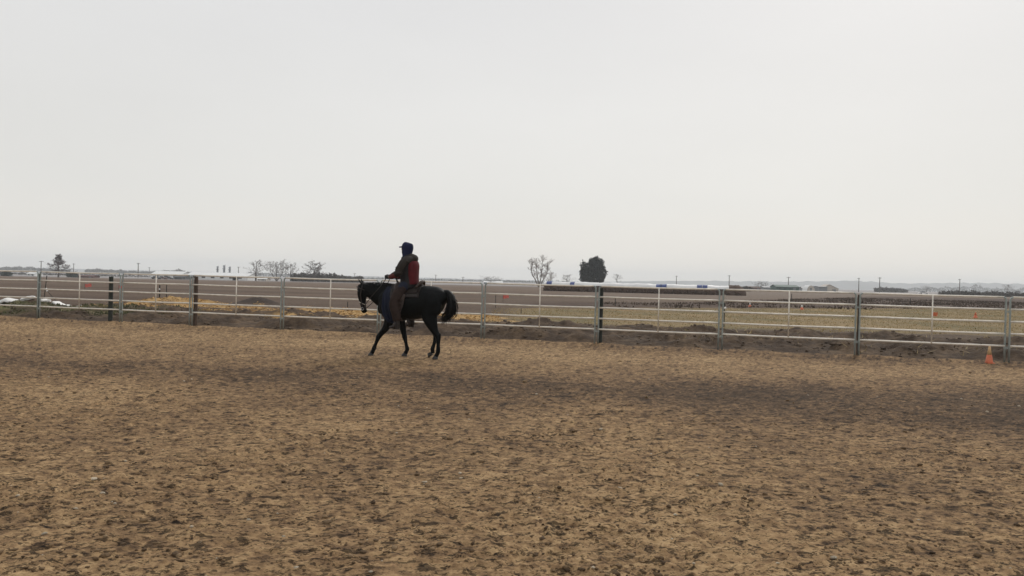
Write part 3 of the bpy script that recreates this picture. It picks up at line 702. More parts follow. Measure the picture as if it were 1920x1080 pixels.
weeds('straw_litter', (-19, -.5), (26.5, 42), 22000, .05, .05, 'straw', 'loose golden straw spread behind the fence',
      lambda x, y, r: (fbm(x, y*1.4, .7, 4)+.75*np.exp(-((x+15.2)/3.6)**2-((y-35.5)/3.0)**2)+.82*np.exp(-((x+7)/6.0)**2-((y-31.)/3.4)**2)+.55*np.exp(-((x+2.2)/2.2)**2-((y-31.5)/2.4)**2) > .40), 4, tilt=1.6)
weeds('root_debris', (4, 16), (18, 26), 1500, .14, .016, 'drygrass', 'pale dry roots and stalks on the soil bank at right', lambda x, y, r: (y > fence_y(x)+.5) & (perlin(x*.9, y*.9) > .18), 5, tilt=1.2)

# ------------------------------------------------------------------ soil clods in the arena and on the bank
def clods(name, n, xfun, size, m, label, seed, attr=False):
    rnd = np.random.default_rng(seed); bm = bmesh.new(); bmesh.ops.create_icosphere(bm, subdivisions=1, radius=1)
    base = np.array([v.co[:] for v in bm.verts]); fc = np.array([[v.index for v in f.verts] for f in bm.faces]); bm.free()
    x, y = xfun(rnd, n); n = len(x)
    inside = y < fence_y(x)
    z = np.where(inside, arena_z(x, y), macro(x, y)+micro_field(x, y))
    s_ = size*rnd.lognormal(0, .45, n)
    th = rnd.uniform(0, 2*np.pi, n); sx = rnd.uniform(.7, 1.6, n); sy = rnd.uniform(.7, 1.4, n); sz = rnd.uniform(.35, .8, n)
    P = base[None]*(1+rnd.normal(0, .22, (n, len(base), 1)))
    P = P*np.stack([sx, sy, sz], 1)[:, None]*s_[:, None, None]
    c, s = np.cos(th)[:, None], np.sin(th)[:, None]
    Q = np.stack([P[..., 0]*c-P[..., 1]*s+x[:, None], P[..., 0]*s+P[..., 1]*c+y[:, None], P[..., 2]+z[:, None]+s_[:, None]*.2], -1).reshape(-1, 3)
    F = (fc[None]+(np.arange(n)*len(base))[:, None, None]).reshape(-1, 3)
    me = bpy.data.meshes.new(name); me.from_pydata(Q.tolist(), [], F.tolist())
    if m == 'clod':
        at_ = me.attributes.new('tone', 'FLOAT', 'POINT'); at_.data.foreach_set('value', np.repeat(np.clip(rnd.normal(.50, .15, n), .05, .95), len(base)))
    tag(link_mesh(name, me, M[m], smooth=True), label, 'soil' if m != 'pebble' else 'stones', kind='stuff')
M['clod'] = soil_mat('soil_clods', 'tone', 40., .008, [(.05, (.045, .031, .020)), (.30, (.090, .061, .038)), (.52, (.145, .096, .055)), (.72, (.22, .15, .085)), (.98, (.30, .215, .13))])
M['pebble'] = mat('pale_stone', (.42, .36, .27), .9, 0, var=.25, scale=20)
M['bank'] = mat('bank_soil', (.105, .077, .055), .95, 0, var=.45, scale=3, bump=.5)
def arena_scatter(rnd, n):
    t = rnd.uniform(0, 1, n); y = 1/((1-t)/3.4+t/21.5); x = rnd.uniform(-.78, .78, n)*y
    k = (y < fence_y(x)-.1) & (perlin(x*1.1, y*1.1)+.5*perlin(x*4, y*4) > -.15); return x[k], y[k]
clods('soil_clods', 7500, arena_scatter, .0085, 'clod', 'small loose clods of soil scattered over the arena', 3)
def sparse(rnd, n):
    t = rnd.uniform(0, 1, n); y = 1/((1-t)/3.4+t/18.); x = rnd.uniform(-.78, .78, n)*y; k = y < fence_y(x)-.1; return x[k], y[k]
clods('stone_chips', 150, sparse, .010, 'pebble', 'few pale stone chips lying on the arena dirt', 6)
def bank(rnd, n):
    x = rnd.uniform(-20, 17, n); y = fence_y(x)+rnd.uniform(.25, 8, n)**1.0; k = perlin(x*.6, y*.6) > -.1; return x[k], y[k]
clods('bank_clods', 5200, bank, .026, 'bank', 'lumps of dark soil on the bank behind the fence', 8)

# ------------------------------------------------------------------ long tarped stack
pa, pb_ = on_ground(1022, 150, 529), on_ground(1376, 141, 537)
d = (pb_-pa); L = math.hypot(d.x, d.y); ang = math.atan2(d.y, d.x)
st = empty('hay_stack', (pa.x, pa.y, min(pa.z, pb_.z)), ang); tag(st, 'long low stack of dark old bales under a white tarp with blue bands', 'hay stack')
nb = 26; bl = L/nb; bmesh_ = None
for i in range(nb):
    if bmesh_ is None:
        q = MB(); q.box((0, 0, 0), (bl*.97, 2.4, 1.15), jit=.09); bmesh_ = q.mesh('bale')
    o = link_mesh('bale', bmesh_, M['hay_old'] if i == 0 else None, st); o.location = (bl*(i+.5), random.uniform(-.08, .08), .56+random.uniform(-.03, .03)); o.rotation_euler = (0, random.uniform(-.02, .02), 0)
segs = [(0, .015, 'w'), (.015, .045, 'b'), (.045, .145, 'w'), (.145, .17, 'b'), (.17, .30, 'w'), (.30, .43, 'w'), (.43, .56, 'w'), (.56, .605, 'w'), (.605, .63, 'b'), (.633, .66, 'b'), (.66, .76, 'w'), (.76, .815, 'w'), (.815, .84, 'b'), (.843, .868, 'b'), (.868, .975, 'w')]
for s0, s1, k in segs:
    q = MB(); n = max(3, int((s1-s0)*60)); prof = [(-1.3, 1.24), (-1.28, 1.38), (-1.05, 1.66), (-.5, 1.80), (0, 1.84), (.5, 1.80), (1.05, 1.66), (1.28, 1.38), (1.3, 1.24)]; v = []; f = []
    for i in range(n+1):
        x = L*(s0+(s1-s0)*i/n)
        for j, (yy, zz) in enumerate(prof): v.append((x, yy+random.uniform(-.04, .04), zz+random.uniform(-.05, .05)+.05*math.sin(x*1.1)+(.015 if k == 'b' else 0)))
    m_ = len(prof)
    for i in range(n):
        for j in range(m_-1): f.append((i*m_+j, (i+1)*m_+j, (i+1)*m_+j+1, i*m_+j+1))
    q.add(v, f); q.build('white_tarp' if k == 'w' else 'blue_tarp', M['tarp_white'] if k == 'w' else M['tarp_blue'], st, True)
q = MB(); q.ball((L*1.0, 0, .3), (2.2, 1.7, 1.75), 14, 8); q.v = [(x+random.uniform(-.15, .15), y+random.uniform(-.15, .15), z+random.uniform(-.12, .12)) for x, y, z in q.v]
o = q.build('soil_heap', M['hay_old'], st, True)

rnd_ = np.random.default_rng(5); V = []
for i in range(2600):
    t = rnd_.uniform(-.01, 1.02); c = pa.lerp(pb_, t); c = np.array([c.x, c.y-1.25+rnd_.normal(0, .35), ground_z(c.x, c.y)+abs(rnd_.normal(0, .28))]); V += [tuple(c+rnd_.normal(0, .16, 3)) for _ in range(3)]
me = bpy.data.meshes.new('loose_hay'); me.from_pydata(V, [], [(3*i, 3*i+1, 3*i+2) for i in range(len(V)//3)])
tag(link_mesh('loose_hay', me, M['hay_old']), 'loose dark hay along the foot of the tarped stack', 'hay', kind='stuff')
# ------------------------------------------------------------------ far buildings
def gable(px, Y, wpx, hpx, dep, wall, roof, label, cat='building', name='shed', eave=.6, wins=0, doors=1, rot=0., axis='x', wm='glass'):
    """gabled building; long side to the viewer when axis = x"""
    p = tpos(px, Y); Wd, H = mh(wpx, Y), mh(hpx, Y); root = empty(name, p, rot); tag(root, label, cat)
    he = H*eave; q = MB(); q.box((0, 0, he/2-.2), (Wd, dep, he+.4)); 
    if axis == 'x': q.add([(-Wd/2, -dep/2, he), (-Wd/2, dep/2, he), (-Wd/2, 0, H-.03), (Wd/2, -dep/2, he), (Wd/2, dep/2, he), (Wd/2, 0, H-.03)], [(0, 2, 1), (3, 4, 5)])
    else: q.add([(-Wd/2, -dep/2, he), (Wd/2, -dep/2, he), (0, -dep/2, H-.03), (-Wd/2, dep/2, he), (Wd/2, dep/2, he), (0, dep/2, H-.03)], [(0, 1, 2), (3, 5, 4)])
    q.build('wall', M[wall], root)
    q = MB(); o_ = .35
    if axis == 'x':
        v = [(-Wd/2-o_, -dep/2-o_, he-.1), (Wd/2+o_, -dep/2-o_, he-.1), (Wd/2+o_, 0, H), (-Wd/2-o_, 0, H), (-Wd/2-o_, dep/2+o_, he-.1), (Wd/2+o_, dep/2+o_, he-.1)]
        f = [(0, 1, 2, 3), (3, 2, 5, 4)]
    else:
        v = [(-Wd/2-o_, -dep/2-o_, he-.1), (0, -dep/2-o_, H), (Wd/2+o_, -dep/2-o_, he-.1), (-Wd/2-o_, dep/2+o_, he-.1), (0, dep/2+o_, H), (Wd/2+o_, dep/2+o_, he-.1)]
        f = [(0, 1, 4, 3), (1, 2, 5, 4)]
    v2 = [(a_, b_, c_-.15) for a_, b_, c_ in v]; k = len(v); f = f+[tuple(reversed([i+k for i in ff])) for ff in f]
    q.add(v+v2, f); q.build('roof', M[roof], root)
    for i in range(wins):
        q = MB(); q.box(((-.5+(i+.5)/wins)*Wd*.9, -dep/2-.02, he*.55), (Wd*.35/wins, .06, he*.32)); q.build('window', M[wm], root)
    for i in range(doors):
        q = MB(); q.box((Wd*.3, -dep/2-.03, he*.4), (min(3, Wd*.12), .07, he*.8)); q.build('door', M['grey_paint'], root)
    return root
gable(322, 420, 56, 14.5, 14, 'white_paint', 'white_paint', 'white barn with a pale roof left of the brown wooden post', name='barn', wins=3, doors=1, eave=.55)
gable(344, 400, 19, 9, 9, 'dark_roof', 'dark_roof', 'low building with a dark grey roof in front of the white barn', name='shed', eave=.5)
gable(418, 415, 112, 14, 16, 'white_paint', 'white_paint', 'very long low white building below the three stacks', name='long_barn', wins=6, doors=2, eave=.6)
gable(165, 390, 33, 4.5, 6, 'red_shed', 'red_shed', 'long low red-brown shed right of the lone tree', name='shed', eave=.7)
gable(66, 420, 14, 8, 8, 'white_paint', 'white_paint', 'small pale house behind the leftmost panel joint', name='house', wins=2, eave=.6)
gable(492, 440, 22, 5, 8, 'tan_paint', 'white_paint', 'small tan building between the pair of bare trees', name='house', wins=2)
gable(925, 540, 34, 6, 10, 'grey_paint', 'white_paint', 'low hazy grey shed right of the horse\'s rump', name='shed', eave=.6)
gable(640, 470, 14, 6, 8, 'white_paint', 'dark_roof', 'tiny white house at the right end of the dark hedge', name='house', wins=2)
gable(1028, 300, 14, 9, 8, 'tarp_white', 'tarp_blue', 'small shed with a blue roof at the foot of the poplar', name='shed', eave=.5)
gable(1410, 430, 24, 8, 8, 'red_shed', 'hay_old', 'low dark brown shed right of the tarped stack', name='shed', eave=.7)
gable(1445, 520, 34, 7.5, 10, 'grey_paint', 'grey_paint', 'long hazy grey shed behind the green building', name='shed', eave=.7)
gable(1471, 430, 42, 12, 10, 'green_paint', 'green_paint', 'dark green building with a low roof beyond the right panels', name='green_building', wins=4, eave=.7)
gable(1506, 520, 9, 8, 7, 'grey_paint', 'grey_paint', 'small grey shed touching the left side of the round-roofed hut', name='shed')
gable(1538, 500, 16, 10, 9, 'grey_paint', 'grey_paint', 'boxy grey shed right of the round-roofed hut', name='shed', eave=.9)
gable(1550, 530, 34, 13, 9, 'tan_paint', 'tan_paint', 'pale tan gabled house behind the boxy grey shed', name='house', axis='y', wins=2, eave=.4)
# round-roofed hut
p = tpos(1516, 480); r0 = empty('arched_hut', p); tag(r0, 'white hut with an arched roof beside the grey sheds', 'building'); rr = mh(7.5, 480); hh = mh(11, 480)
q = MB(); n = 14; arc = [(rr*math.cos(t), hh*math.sin(t)) for t in np.linspace(0, math.pi, n)]
v = [(x, -4, z) for x, z in arc]+[(x, 4, z) for x, z in arc]; q.add(v, [(i, i+1, n+i+1, n+i) for i in range(n-1)]); q.build('shell', M['white_paint'], r0, True)
q = MB(); q.add([(x*.99, -3.9, z*.99) for x, z in arc], [tuple(range(n))]); q.build('end_wall', M['tan_paint'], r0)
q = MB(); q.box((0, -3.95, hh*.3), (rr*.5, .06, hh*.6)); q.build('door', M['grey_paint'], r0)
# three tall stacks of a plant
for px, top, wv, lab in [(407.5, 498, 2.2, 'left one of the three dark industrial towers, with a bulging head'), (419.8, 496, 2.6, 'tallest middle one of the three dark industrial towers'), (430.3, 499, 2.4, 'right one of the three dark industrial towers')]:
    Y = 1050; p = tpos(px, Y); h = tree_h(px, top, Y, p); r0 = empty('industrial_tower', p); tag(r0, lab, 'tower', 'three dark industrial towers')
    q = MB(); q.tube([(0, 0, 0), (0, 0, h*.9), (0, 0, h*.95)], [wv*.5, wv*.42, wv*.2], 12); q.build('shaft', M['concrete'], r0, True)
    q = MB(); q.tube([(0, 0, h*.62), (0, 0, h*.66)], [wv*.85, wv*.85], 12); q.tube([(0, 0, h*.86), (0, 0, h*.89)], [wv*.75, wv*.75], 12); q.build('platform', M['concrete'], r0)
    q = MB(); q.tube([(wv*.5, 0, h*.1), (wv*.6, 0, h)], [wv*.12, wv*.1], 6); q.build('pipe', M['concrete'], r0)
    q = MB(); q.box((wv*.8, 0, h*.14), (wv*2.4, 4, h*.28)); q.build('base_block', M['concrete'], r0)
# power poles
def power_pole(px, top, Y, label, arms=1):
    p = tpos(px, Y); h = tree_h(px, top, Y, p); r0 = empty('power_pole', p, random.uniform(-.5, .5)); tag(r0, label, 'power pole', 'wooden power poles on the horizon')
    q = MB(); q.tube([(0, 0, -.2), (0, 0, h*.5), (0, 0, h)], [.30, .26, .2], 8); q.build('pole', M['pole'], r0)
    for i in range(arms):
        q = MB(); q.box((0, .15, h-.5-1.1*i), (2.6, .14, .18)); a_ = q.build('crossarm', M['pole'], r0)
        for x in (-1.2, -.6, .6, 1.2):
            q = MB(); q.tube([(x, .15, h-.41-1.1*i), (x, .15, h-.12-1.1*i)], .07, 6); q.build('insulator', M['grey_paint'], a_)
for px, top, Y, lab in [(77, 489, 480, 'power pole rising behind the leftmost panel joint'), (138, 494, 620, 'thin power pole right of the lone tree'), (259, 493, 480, 'taller power pole left of the white barn'),
    (280, 501, 760, 'shorter hazy power pole left of the white barn'), (447, 500, 600, 'power pole just right of the three towers'), (665, 512, 700, 'hazy power pole above the horse\'s head'),
    (817, 515, 700, 'hazy power pole above the horse\'s rump'), (868, 519, 640, 'short power pole right of the horse\'s tail'), (1268, 517, 600, 'power pole above the tarped stack, left one'),
    (1367, 516, 520, 'power pole at the right end of the tarped stack'), (1478, 519, 500, 'power pole behind the green building'), (1610, 521, 520, 'tall power pole above the narrow brown wooden post'),
    (1649, 520, 480, 'power pole at the left end of the dark row of trees'), (1799, 523, 520, 'lone power pole right of the white car')]:
    power_pole(px, top, Y, lab)
# cars
def car(px, Y, ln, paint, label, rot=0.):
    p = tpos(px, Y); r0 = empty('parked_car', p, rot); tag(r0, label, 'car', 'cars in the distance')
    q = MB(); W = 1.75; pr = [(-.5, .32), (-.5, .72), (-.42, .82), (-.27, .88), (.22, .9), (.45, .78), (.5, .6), (.5, .32)]
    v = [(x*ln, s_*W/2, z) for s_ in (-1, 1) for x, z in pr]; k = len(pr); q.add(v, [tuple(range(k)), tuple(range(2*k-1, k-1, -1))]+[(i, k+i, k+(i+1) % k, (i+1) % k) for i in range(k)]); q.build('body', paint, r0)
    q = MB(); pr = [(-.38, .86), (-.24, 1.38), (.08, 1.40), (.24, .88)]; v = [(x*ln, s_*W*.42, z) for s_ in (-1, 1) for x, z in pr]; k = 4
    q.add(v, [tuple(range(k)), tuple(range(2*k-1, k-1, -1))]+[(i, k+i, k+(i+1) % k, (i+1) % k) for i in range(k)]); q.build('cabin', M['glass'], r0)
    q = MB(); q.box((-.08*ln, 0, 1.41), (.32*ln, W*.8, .05)); q.build('roof', paint, r0)
    for x in (-.31, .32):
        for s_ in (-1, 1):
            q = MB(); q.tube([(x*ln, s_*W*.5-.1*s_, .33), (x*ln, s_*W*.5+.02*s_, .33)], .33, 14); q.build('wheel', M['rubber'], r0)
M['car_white'] = mat('white_car_paint', (.8, .8, .8), .3, 0, var=.03); M['car_dark'] = mat('dark_car_paint', (.05, .055, .07), .3, 0, var=.1); M['car_red'] = mat('maroon_car_paint', (.12, .05, .05), .35, 0, var=.1)
car(1731, 400, 4.8, M['car_white'], 'white car on the far road near the right side')
car(293, 385, 4.5, M['car_dark'], 'dark parked car, left one of the three beside the white barn', .1)
car(305, 388, 4.3, M['car_red'], 'maroon parked car, middle one of the three beside the white barn')
car(317, 392, 4.9, M['car_dark'], 'dark parked car, right one of the three, in front of the white barn wall', -.1)

# ------------------------------------------------------------------ the horse (own frame: +X forward, +Y its left side, Z up)
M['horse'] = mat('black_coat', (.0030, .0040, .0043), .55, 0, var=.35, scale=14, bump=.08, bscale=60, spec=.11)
M['mane'] = mat('black_hair', (.005, .0055, .006), .55, 0, var=.4, scale=20, stretch=(1, 1, 6), spec=.15)
M['hoof'] = mat('hoof', (.025, .023, .021), .5, 0)
M['leather'] = mat('brown_leather', (.035, .020, .014), .5, 0, scale=12, var=.35, bump=.15)
M['leather_dark'] = mat('dark_leather', (.02, .014, .011), .5, 0, scale=12)
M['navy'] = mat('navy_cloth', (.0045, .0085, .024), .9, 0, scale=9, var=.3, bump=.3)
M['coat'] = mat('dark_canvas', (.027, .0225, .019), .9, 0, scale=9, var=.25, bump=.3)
M['coat_dark'] = mat('black_lining', (.016, .015, .016), .9, 0, scale=9)
M['red'] = mat('red_cloth', (.085, .006, .010), .9, 0, scale=10, var=.2)
M['red_plaid'] = mat('dull_red_plaid', (.15, .024, .022), .85, 0, scale=22, base2=(.045, .02, .018))
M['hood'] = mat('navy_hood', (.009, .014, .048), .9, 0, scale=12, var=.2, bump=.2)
M['jeans'] = mat('dark_jeans', (.010, .014, .030), .9, 0, scale=14)
M['chaps'] = mat('brown_chaps', (.026, .016, .013), .8, 0, scale=8, var=.35, bump=.2, spec=.2)
M['skin'] = mat('skin', (.42, .25, .18), .55, 0, var=.08, scale=10)
M['glove'] = mat('black_glove', (.012, .012, .012), .7, 0)
M['metal'] = mat('bit_steel', (.6, .6, .6), .3, .9)
HX = at(762, 671, 15.72); HORSE = Vector((HX.x, HX.y, float(np.percentile(arena_z(HX.x+rng.uniform(-.7, .7, 400), HX.y+rng.uniform(-.3, .3, 400)), 35))-.004)); HROT = math.pi-R(14)
horse = empty('horse', HORSE, HROT)
tag(horse, 'black horse walking left with its neck level and nose tucked', 'horse')
b = MB(); ZU = (0, 0, 1); XU = (1, 0, 0)
limb(b, [(-.81, 0, 1.13, .08, .10), (-.76, 0, 1.16, .17, .20), (-.66, 0, 1.175, .235, .265), (-.52, 0, 1.17, .275, .295), (-.38, 0, 1.15, .290, .312), (-.15, 0, 1.085, .30, .315), (.08, 0, 1.07, .30, .325),
         (.26, 0, 1.10, .265, .335), (.42, 0, 1.13, .215, .29), (.54, 0, 1.12, .165, .215), (.61, 0, 1.10, .08, .11)], 22, 5, up=ZU)
limb(b, [(.24, 0, 1.17, .17, .28), (.42, 0, 1.21, .155, .275), (.58, 0, 1.255, .125, .242), (.72, 0, 1.305, .098, .195), (.86, 0, 1.36, .082, .145), (.96, 0, 1.40, .07, .105), (1.0, 0, 1.41, .04, .06)], 18, 5, up=ZU)
limb(b, [(.955, 0, 1.485, .035, .04), (.975, 0, 1.44, .068, .085), (.99, 0, 1.36, .082, .112), (1.0, 0, 1.27, .086, .112), (1.0, 0, 1.18, .070, .092), (.99, 0, 1.09, .054, .070), (.972, 0, 1.00, .047, .056), (.958, 0, .93, .050, .058), (.945, 0, .885, .042, .048), (.94, 0, .865, .02, .02)], 16, 5, up=XU)
b.ball((.915, 0, .915), (.030, .032, .026)); b.ball((.91, 0, 1.30), (.07, .075, .10))
for s in (1, -1):
    b.ball((1.045, s*.070, 1.315), (.035, .018, .03)); b.ball((.985, s*.036, .915), (.026, .018, .03))
    b.ball((.40, s*.145, 1.02), (.15, .085, .24)); b.ball((-.56, s*.17, 1.13), (.19, .115, .24)); b.ball((.55, s*.07, .98), (.075, .07, .12))
# front legs: leading left, trailing right;  hind: supporting left, lifted right
limb(b, [(x+-0.035*min(1, max(0, (1.15-z)*3)), y, z, ra*(1.22 if z < .8 else 1.05), rb*(1.22 if z < .8 else 1.05)) for x, y, z, ra, rb in [(.42, .13, 1.05, .09, .16), (.37, .145, .88, .08, .125), (.365, .15, .76, .066, .092), (.43, .15, .60, .052, .066), (.54, .15, .465, .040, .046), (.588, .15, .405, .041, .047), (.612, .15, .35, .034, .037), (.650, .15, .25, .026, .030), (.684, .15, .165, .032, .040), (.700, .15, .125, .030, .034), (.722, .15, .075, .034, .038), (.73, .15, .05, .03, .03)]], 14, 5, up=XU)
limb(b, [(x+0.035*min(1, max(0, (1.15-z)*3)), y, z, ra*(1.22 if z < .8 else 1.05), rb*(1.22 if z < .8 else 1.05)) for x, y, z, ra, rb in [(.40, -.13, 1.05, .09, .16), (.25, -.145, .88, .08, .12), (.185, -.15, .76, .064, .088), (.125, -.15, .60, .050, .062), (.09, -.15, .465, .040, .046), (.075, -.15, .405, .041, .047), (.06, -.15, .35, .033, .037), (.035, -.15, .25, .026, .030), (.012, -.15, .155, .032, .040), (.022, -.15, .115, .029, .034), (.045, -.15, .07, .034, .038), (.05, -.15, .045, .03, .03)]], 14, 5, up=XU)
limb(b, [(x+-0.035*min(1, max(0, (1.15-z)*3)), y, z, ra*(1.22 if z < .8 else 1.05), rb*(1.22 if z < .8 else 1.05)) for x, y, z, ra, rb in [(-.56, .11, 1.20, .12, .20), (-.53, .15, 1.02, .115, .215), (-.50, .155, .88, .095, .165), (-.54, .155, .73, .070, .110), (-.60, .15, .60, .050, .072), (-.655, .15, .51, .038, .055), (-.683, .15, .465, .038, .055), (-.692, .15, .40, .034, .042), (-.694, .15, .29, .028, .033), (-.694, .15, .165, .033, .040), (-.68, .15, .12, .030, .034), (-.66, .15, .075, .035, .039), (-.655, .15, .05, .03, .03)]], 14, 5, up=XU)
limb(b, [(x+0.045*min(1, max(0, (1.15-z)*3)), y, z, ra*(1.22 if z < .8 else 1.05), rb*(1.22 if z < .8 else 1.05)) for x, y, z, ra, rb in [(-.56, -.11, 1.20, .12, .20), (-.50, -.15, 1.02, .115, .20), (-.46, -.155, .88, .095, .155), (-.49, -.155, .73, .070, .105), (-.54, -.15, .60, .048, .068), (-.595, -.15, .51, .038, .053), (-.615, -.15, .46, .037, .053), (-.605, -.15, .39, .033, .040), (-.578, -.15, .28, .027, .032), (-.548, -.15, .180, .033, .038), (-.553, -.15, .14, .029, .032), (-.556, -.15, .105, .032, .036), (-.555, -.15, .09, .03, .03)]], 14, 5, up=XU)
for s, hx, hz in ((1, -.762, .50), (-1, -.613, .495)): b.ball((hx, s*.15, hz), (.026, .02, .035))
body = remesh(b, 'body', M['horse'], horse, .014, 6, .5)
from mathutils.bvhtree import BVHTree
bmh = bmesh.new(); bmh.from_mesh(body.data); bvh = BVHTree.FromBMesh(bmh); bmh.free()
def skin_y(x, z, side=1, dflt=.25):
    h = bvh.ray_cast(Vector((x, side*2, z)), Vector((0, -side, 0)))
    return h[0].y if h[0] is not None else None
def hoof(x, y, z, pitch=0):
    q = MB(); q.tube([(0, 0, 0), (-.006, 0, .02), (-.028, 0, .07)], [(.056, .062), (.053, .057), (.037, .042)], 14, True, up=XU)
    o = q.build('hoof', M['hoof'], horse, True); o.location = (x, y, z); o.rotation_euler = (0, pitch, 0)
hoof(.723, .15, 0); hoof(.110, -.15, 0); hoof(-.667, .15, 0, .05); hoof(-.470, -.15, .035, .95)
for s in (1, -1):
    q = MB(); q.tube([(.985, s*.045, 1.455), (1.02, s*.055, 1.50), (1.055, s*.058, 1.545), (1.075, s*.055, 1.575)], [(.022, .016), (.028, .016), (.018, .011), (.003, .003)], 10)
    q.build('ear', M['horse'], horse, True)
    q = MB(); q.ball((1.055, s*.083, 1.315), (.018, .008, .016)); q.build('eye', M['glass'], horse, True)
# tail: a thick arched body of hair and loose strands
rt = random.Random(5)
tp = [(-.77, 0, 1.34), (-.86, .0, 1.335), (-.925, .0, 1.25), (-.945, .0, 1.12), (-.925, .0, .99), (-.87, 0, .89), (-.80, 0, .82)]
q = MB(); limb(q, [(*tp[0], .05, .05), (*tp[1], .055, .07), (*tp[2], .075, .10), (*tp[3], .08, .115), (*tp[4], .075, .11), (*tp[5], .05, .06), (*tp[6], .012, .02)], 12, 5, up=(0, 1, 0))
for i in range(260):
    oy, on = rt.gauss(0, .04), rt.gauss(0, .045); cut = rt.uniform(.0, .5)
    pts = []
    for k, (x, y, z) in enumerate(tp):
        g_ = min(1, k*.45); pts.append((x+on*g_*(.9 if k < 5 else .5), y+oy*g_, z+on*g_*.8+(rt.gauss(0, .006))))
    kk = rt.randint(4, 7); x, y, z = pts[kk-1]; pts = pts[:kk]+[(x+rt.uniform(-.01, .10), y+rt.gauss(0, .02), z-rt.uniform(.03, .12))]
    q.tube(pts, [.008]*(len(pts)-2)+[.006, .001], 3)
q.build('tail', M['mane'], horse, False)
q = MB()
for i in range(190):       # mane lies on the far side and along the crest
    t = i/189; x = .36+.60*t; zc = 1.478+.012*math.sin(t*3); side = -1 if i % 4 else 1; L_ = rt.uniform(.10, .22) if side < 0 else rt.uniform(.04, .11)
    yo = side*rt.uniform(.05, .10); q.tube([(x, 0, zc-.02), (x+.005, yo*.35, zc+rt.uniform(.0, .014)), (x+rt.uniform(-.02, .03), yo, zc-L_*.45), (x+rt.uniform(-.03, .04), yo*1.25, zc-L_)], [.012, .012, .009, .002], 3)
for i in range(30):
    q.tube([(1.0, rt.gauss(0, .015), 1.48), (1.07, rt.gauss(0, .02), 1.44), (1.10, rt.gauss(0, .03), 1.34)], [.008, .008, .002], 3)
q.build('mane', M['mane'], horse, False)

# --- tack
def frame_thing(name, label, cat):
    o = empty(name, HORSE, HROT); return tag(o, label, cat)
bri = frame_thing('bridle', 'dark leather bridle and reins on the black horse\'s head', 'bridle')
def ring_pts(cx, z, rx, ry, tilt=0, n=20): return [(cx+rx*math.cos(t), ry*math.sin(t), z+tilt*math.cos(t)) for t in np.linspace(0, 2*math.pi, n)]
q = MB(); q.tube(ring_pts(.990, 1.07, .074, .058, .03), (.008), 6); q.build('noseband', M['tan_paint'], bri, True)
q = MB(); q.tube(ring_pts(1.0, 1.37, .122, .090, .04), (.010), 6); q.build('browband', M['leather_dark'], bri, True)
for s in (1, -1):
    q = MB(); q.tube([(.965, s*.04, 1.50), (.98, s*.088, 1.38), (1.0, s*.092, 1.24), (.985, s*.065, 1.08), (.965, s*.058, .98)], .010, 6); q.build('cheekpiece', M['leather_dark'], bri, True)
    q = MB(); q.tube([(.965+.028*math.cos(t), s*.062, .955+.028*math.sin(t)) for t in np.linspace(0, 6.28, 14)], .006, 5); q.build('bit_ring', M['metal'], bri, True)
    q = MB(); q.tube([tuple(p) for p in spline([(.955, s*.066, .95), (.84, s*.14, 1.08), (.70, s*.17, 1.24), (.56, s*.15, 1.40), (.47, s*.11, 1.54), (.425, s*.085, 1.615)], 4)], .008, 6); q.build('rein', M['leather_dark'], bri, True)

sad = frame_thing('saddle', 'brown western saddle on the black horse under the rider', 'saddle')
def shell(x0, x1, a0, a1, off, th, m, name, parent, nx=10, na=18, wob=0.):
    """two-layer sheet lying on the barrel between bearings a0..a1 from the spine"""
    q = MB(); v = []; f = []
    for lay in (0, 1):
        for i in range(nx+1):
            x = x0+(x1-x0)*i/nx
            for j in range(na+1):
                a_ = a0+(a1-a0)*j/na; d_ = Vector((0, math.sin(a_), math.cos(a_))); c = Vector((x, 0, 1.10))
                h = bvh.ray_cast(c+d_*1.2, -d_); r_ = (h[0]-c).length if h[0] is not None else .30
                r_ = min(max(r_, .24), .40)+off+th*lay+wob*math.sin(x*23+a_*7); v.append(c+d_*r_)
    n1 = (nx+1)*(na+1)
    for i in range(nx):
        for j in range(na):
            k = i*(na+1)+j; f.append((k+na+1, k+na+2, k+1, k)); f.append((n1+k, n1+k+1, n1+k+na+2, n1+k+na+1))
    rim = [i*(na+1) for i in range(nx+1)]+[nx*(na+1)+j for j in range(1, na+1)]+[i*(na+1)+na for i in range(nx-1, -1, -1)]+[j for j in range(na-1, 0, -1)]
    for k in range(len(rim)): a_, b_ = rim[k], rim[(k+1) % len(rim)]; f.append((a_, b_, n1+b_, n1+a_))
    q.add(v, f); return q.build(name, m, parent, True)
pad = frame_thing('saddle_pad', 'dark felt pad between the saddle and the black horse\'s back', 'saddle pad')
shell(-.34, .33, -1.15, 1.15, .006, .018, M['leather_dark'], 'pad', pad, 12, 22)
shell(-.30, .26, -.9, .9, .027, .014, M['leather_dark'], 'skirt', sad, 12, 20)
q = MB(); q.ball((-.06, 0, 1.415), (.27, .15, .055)); limb(q, [(.19, -.19, 1.35, .05, .04), (.20, -.10, 1.44, .055, .05), (.21, 0, 1.475, .055, .055), (.20, .10, 1.44, .055, .05), (.19, .19, 1.35, .05, .04)], 12, 4)
limb(q, [(-.24, -.19, 1.42, .03, .03), (-.30, -.12, 1.51, .03, .035), (-.325, 0, 1.55, .03, .035), (-.30, .12, 1.51, .03, .035), (-.24, .19, 1.42, .03, .03)], 12, 4)
q.ball((-.26, 0, 1.46), (.06, .15, .07)); remesh(q, 'seat', M['leather'], sad, .012, 3)
q = MB(); q.tube([(.22, 0, 1.50), (.245, 0, 1.56), (.26, 0, 1.595)], [.022, .017, .02], 10); q.ball((.262, 0, 1.605), (.042, .036, .016)); q.build('horn', M['leather_dark'], sad, True)
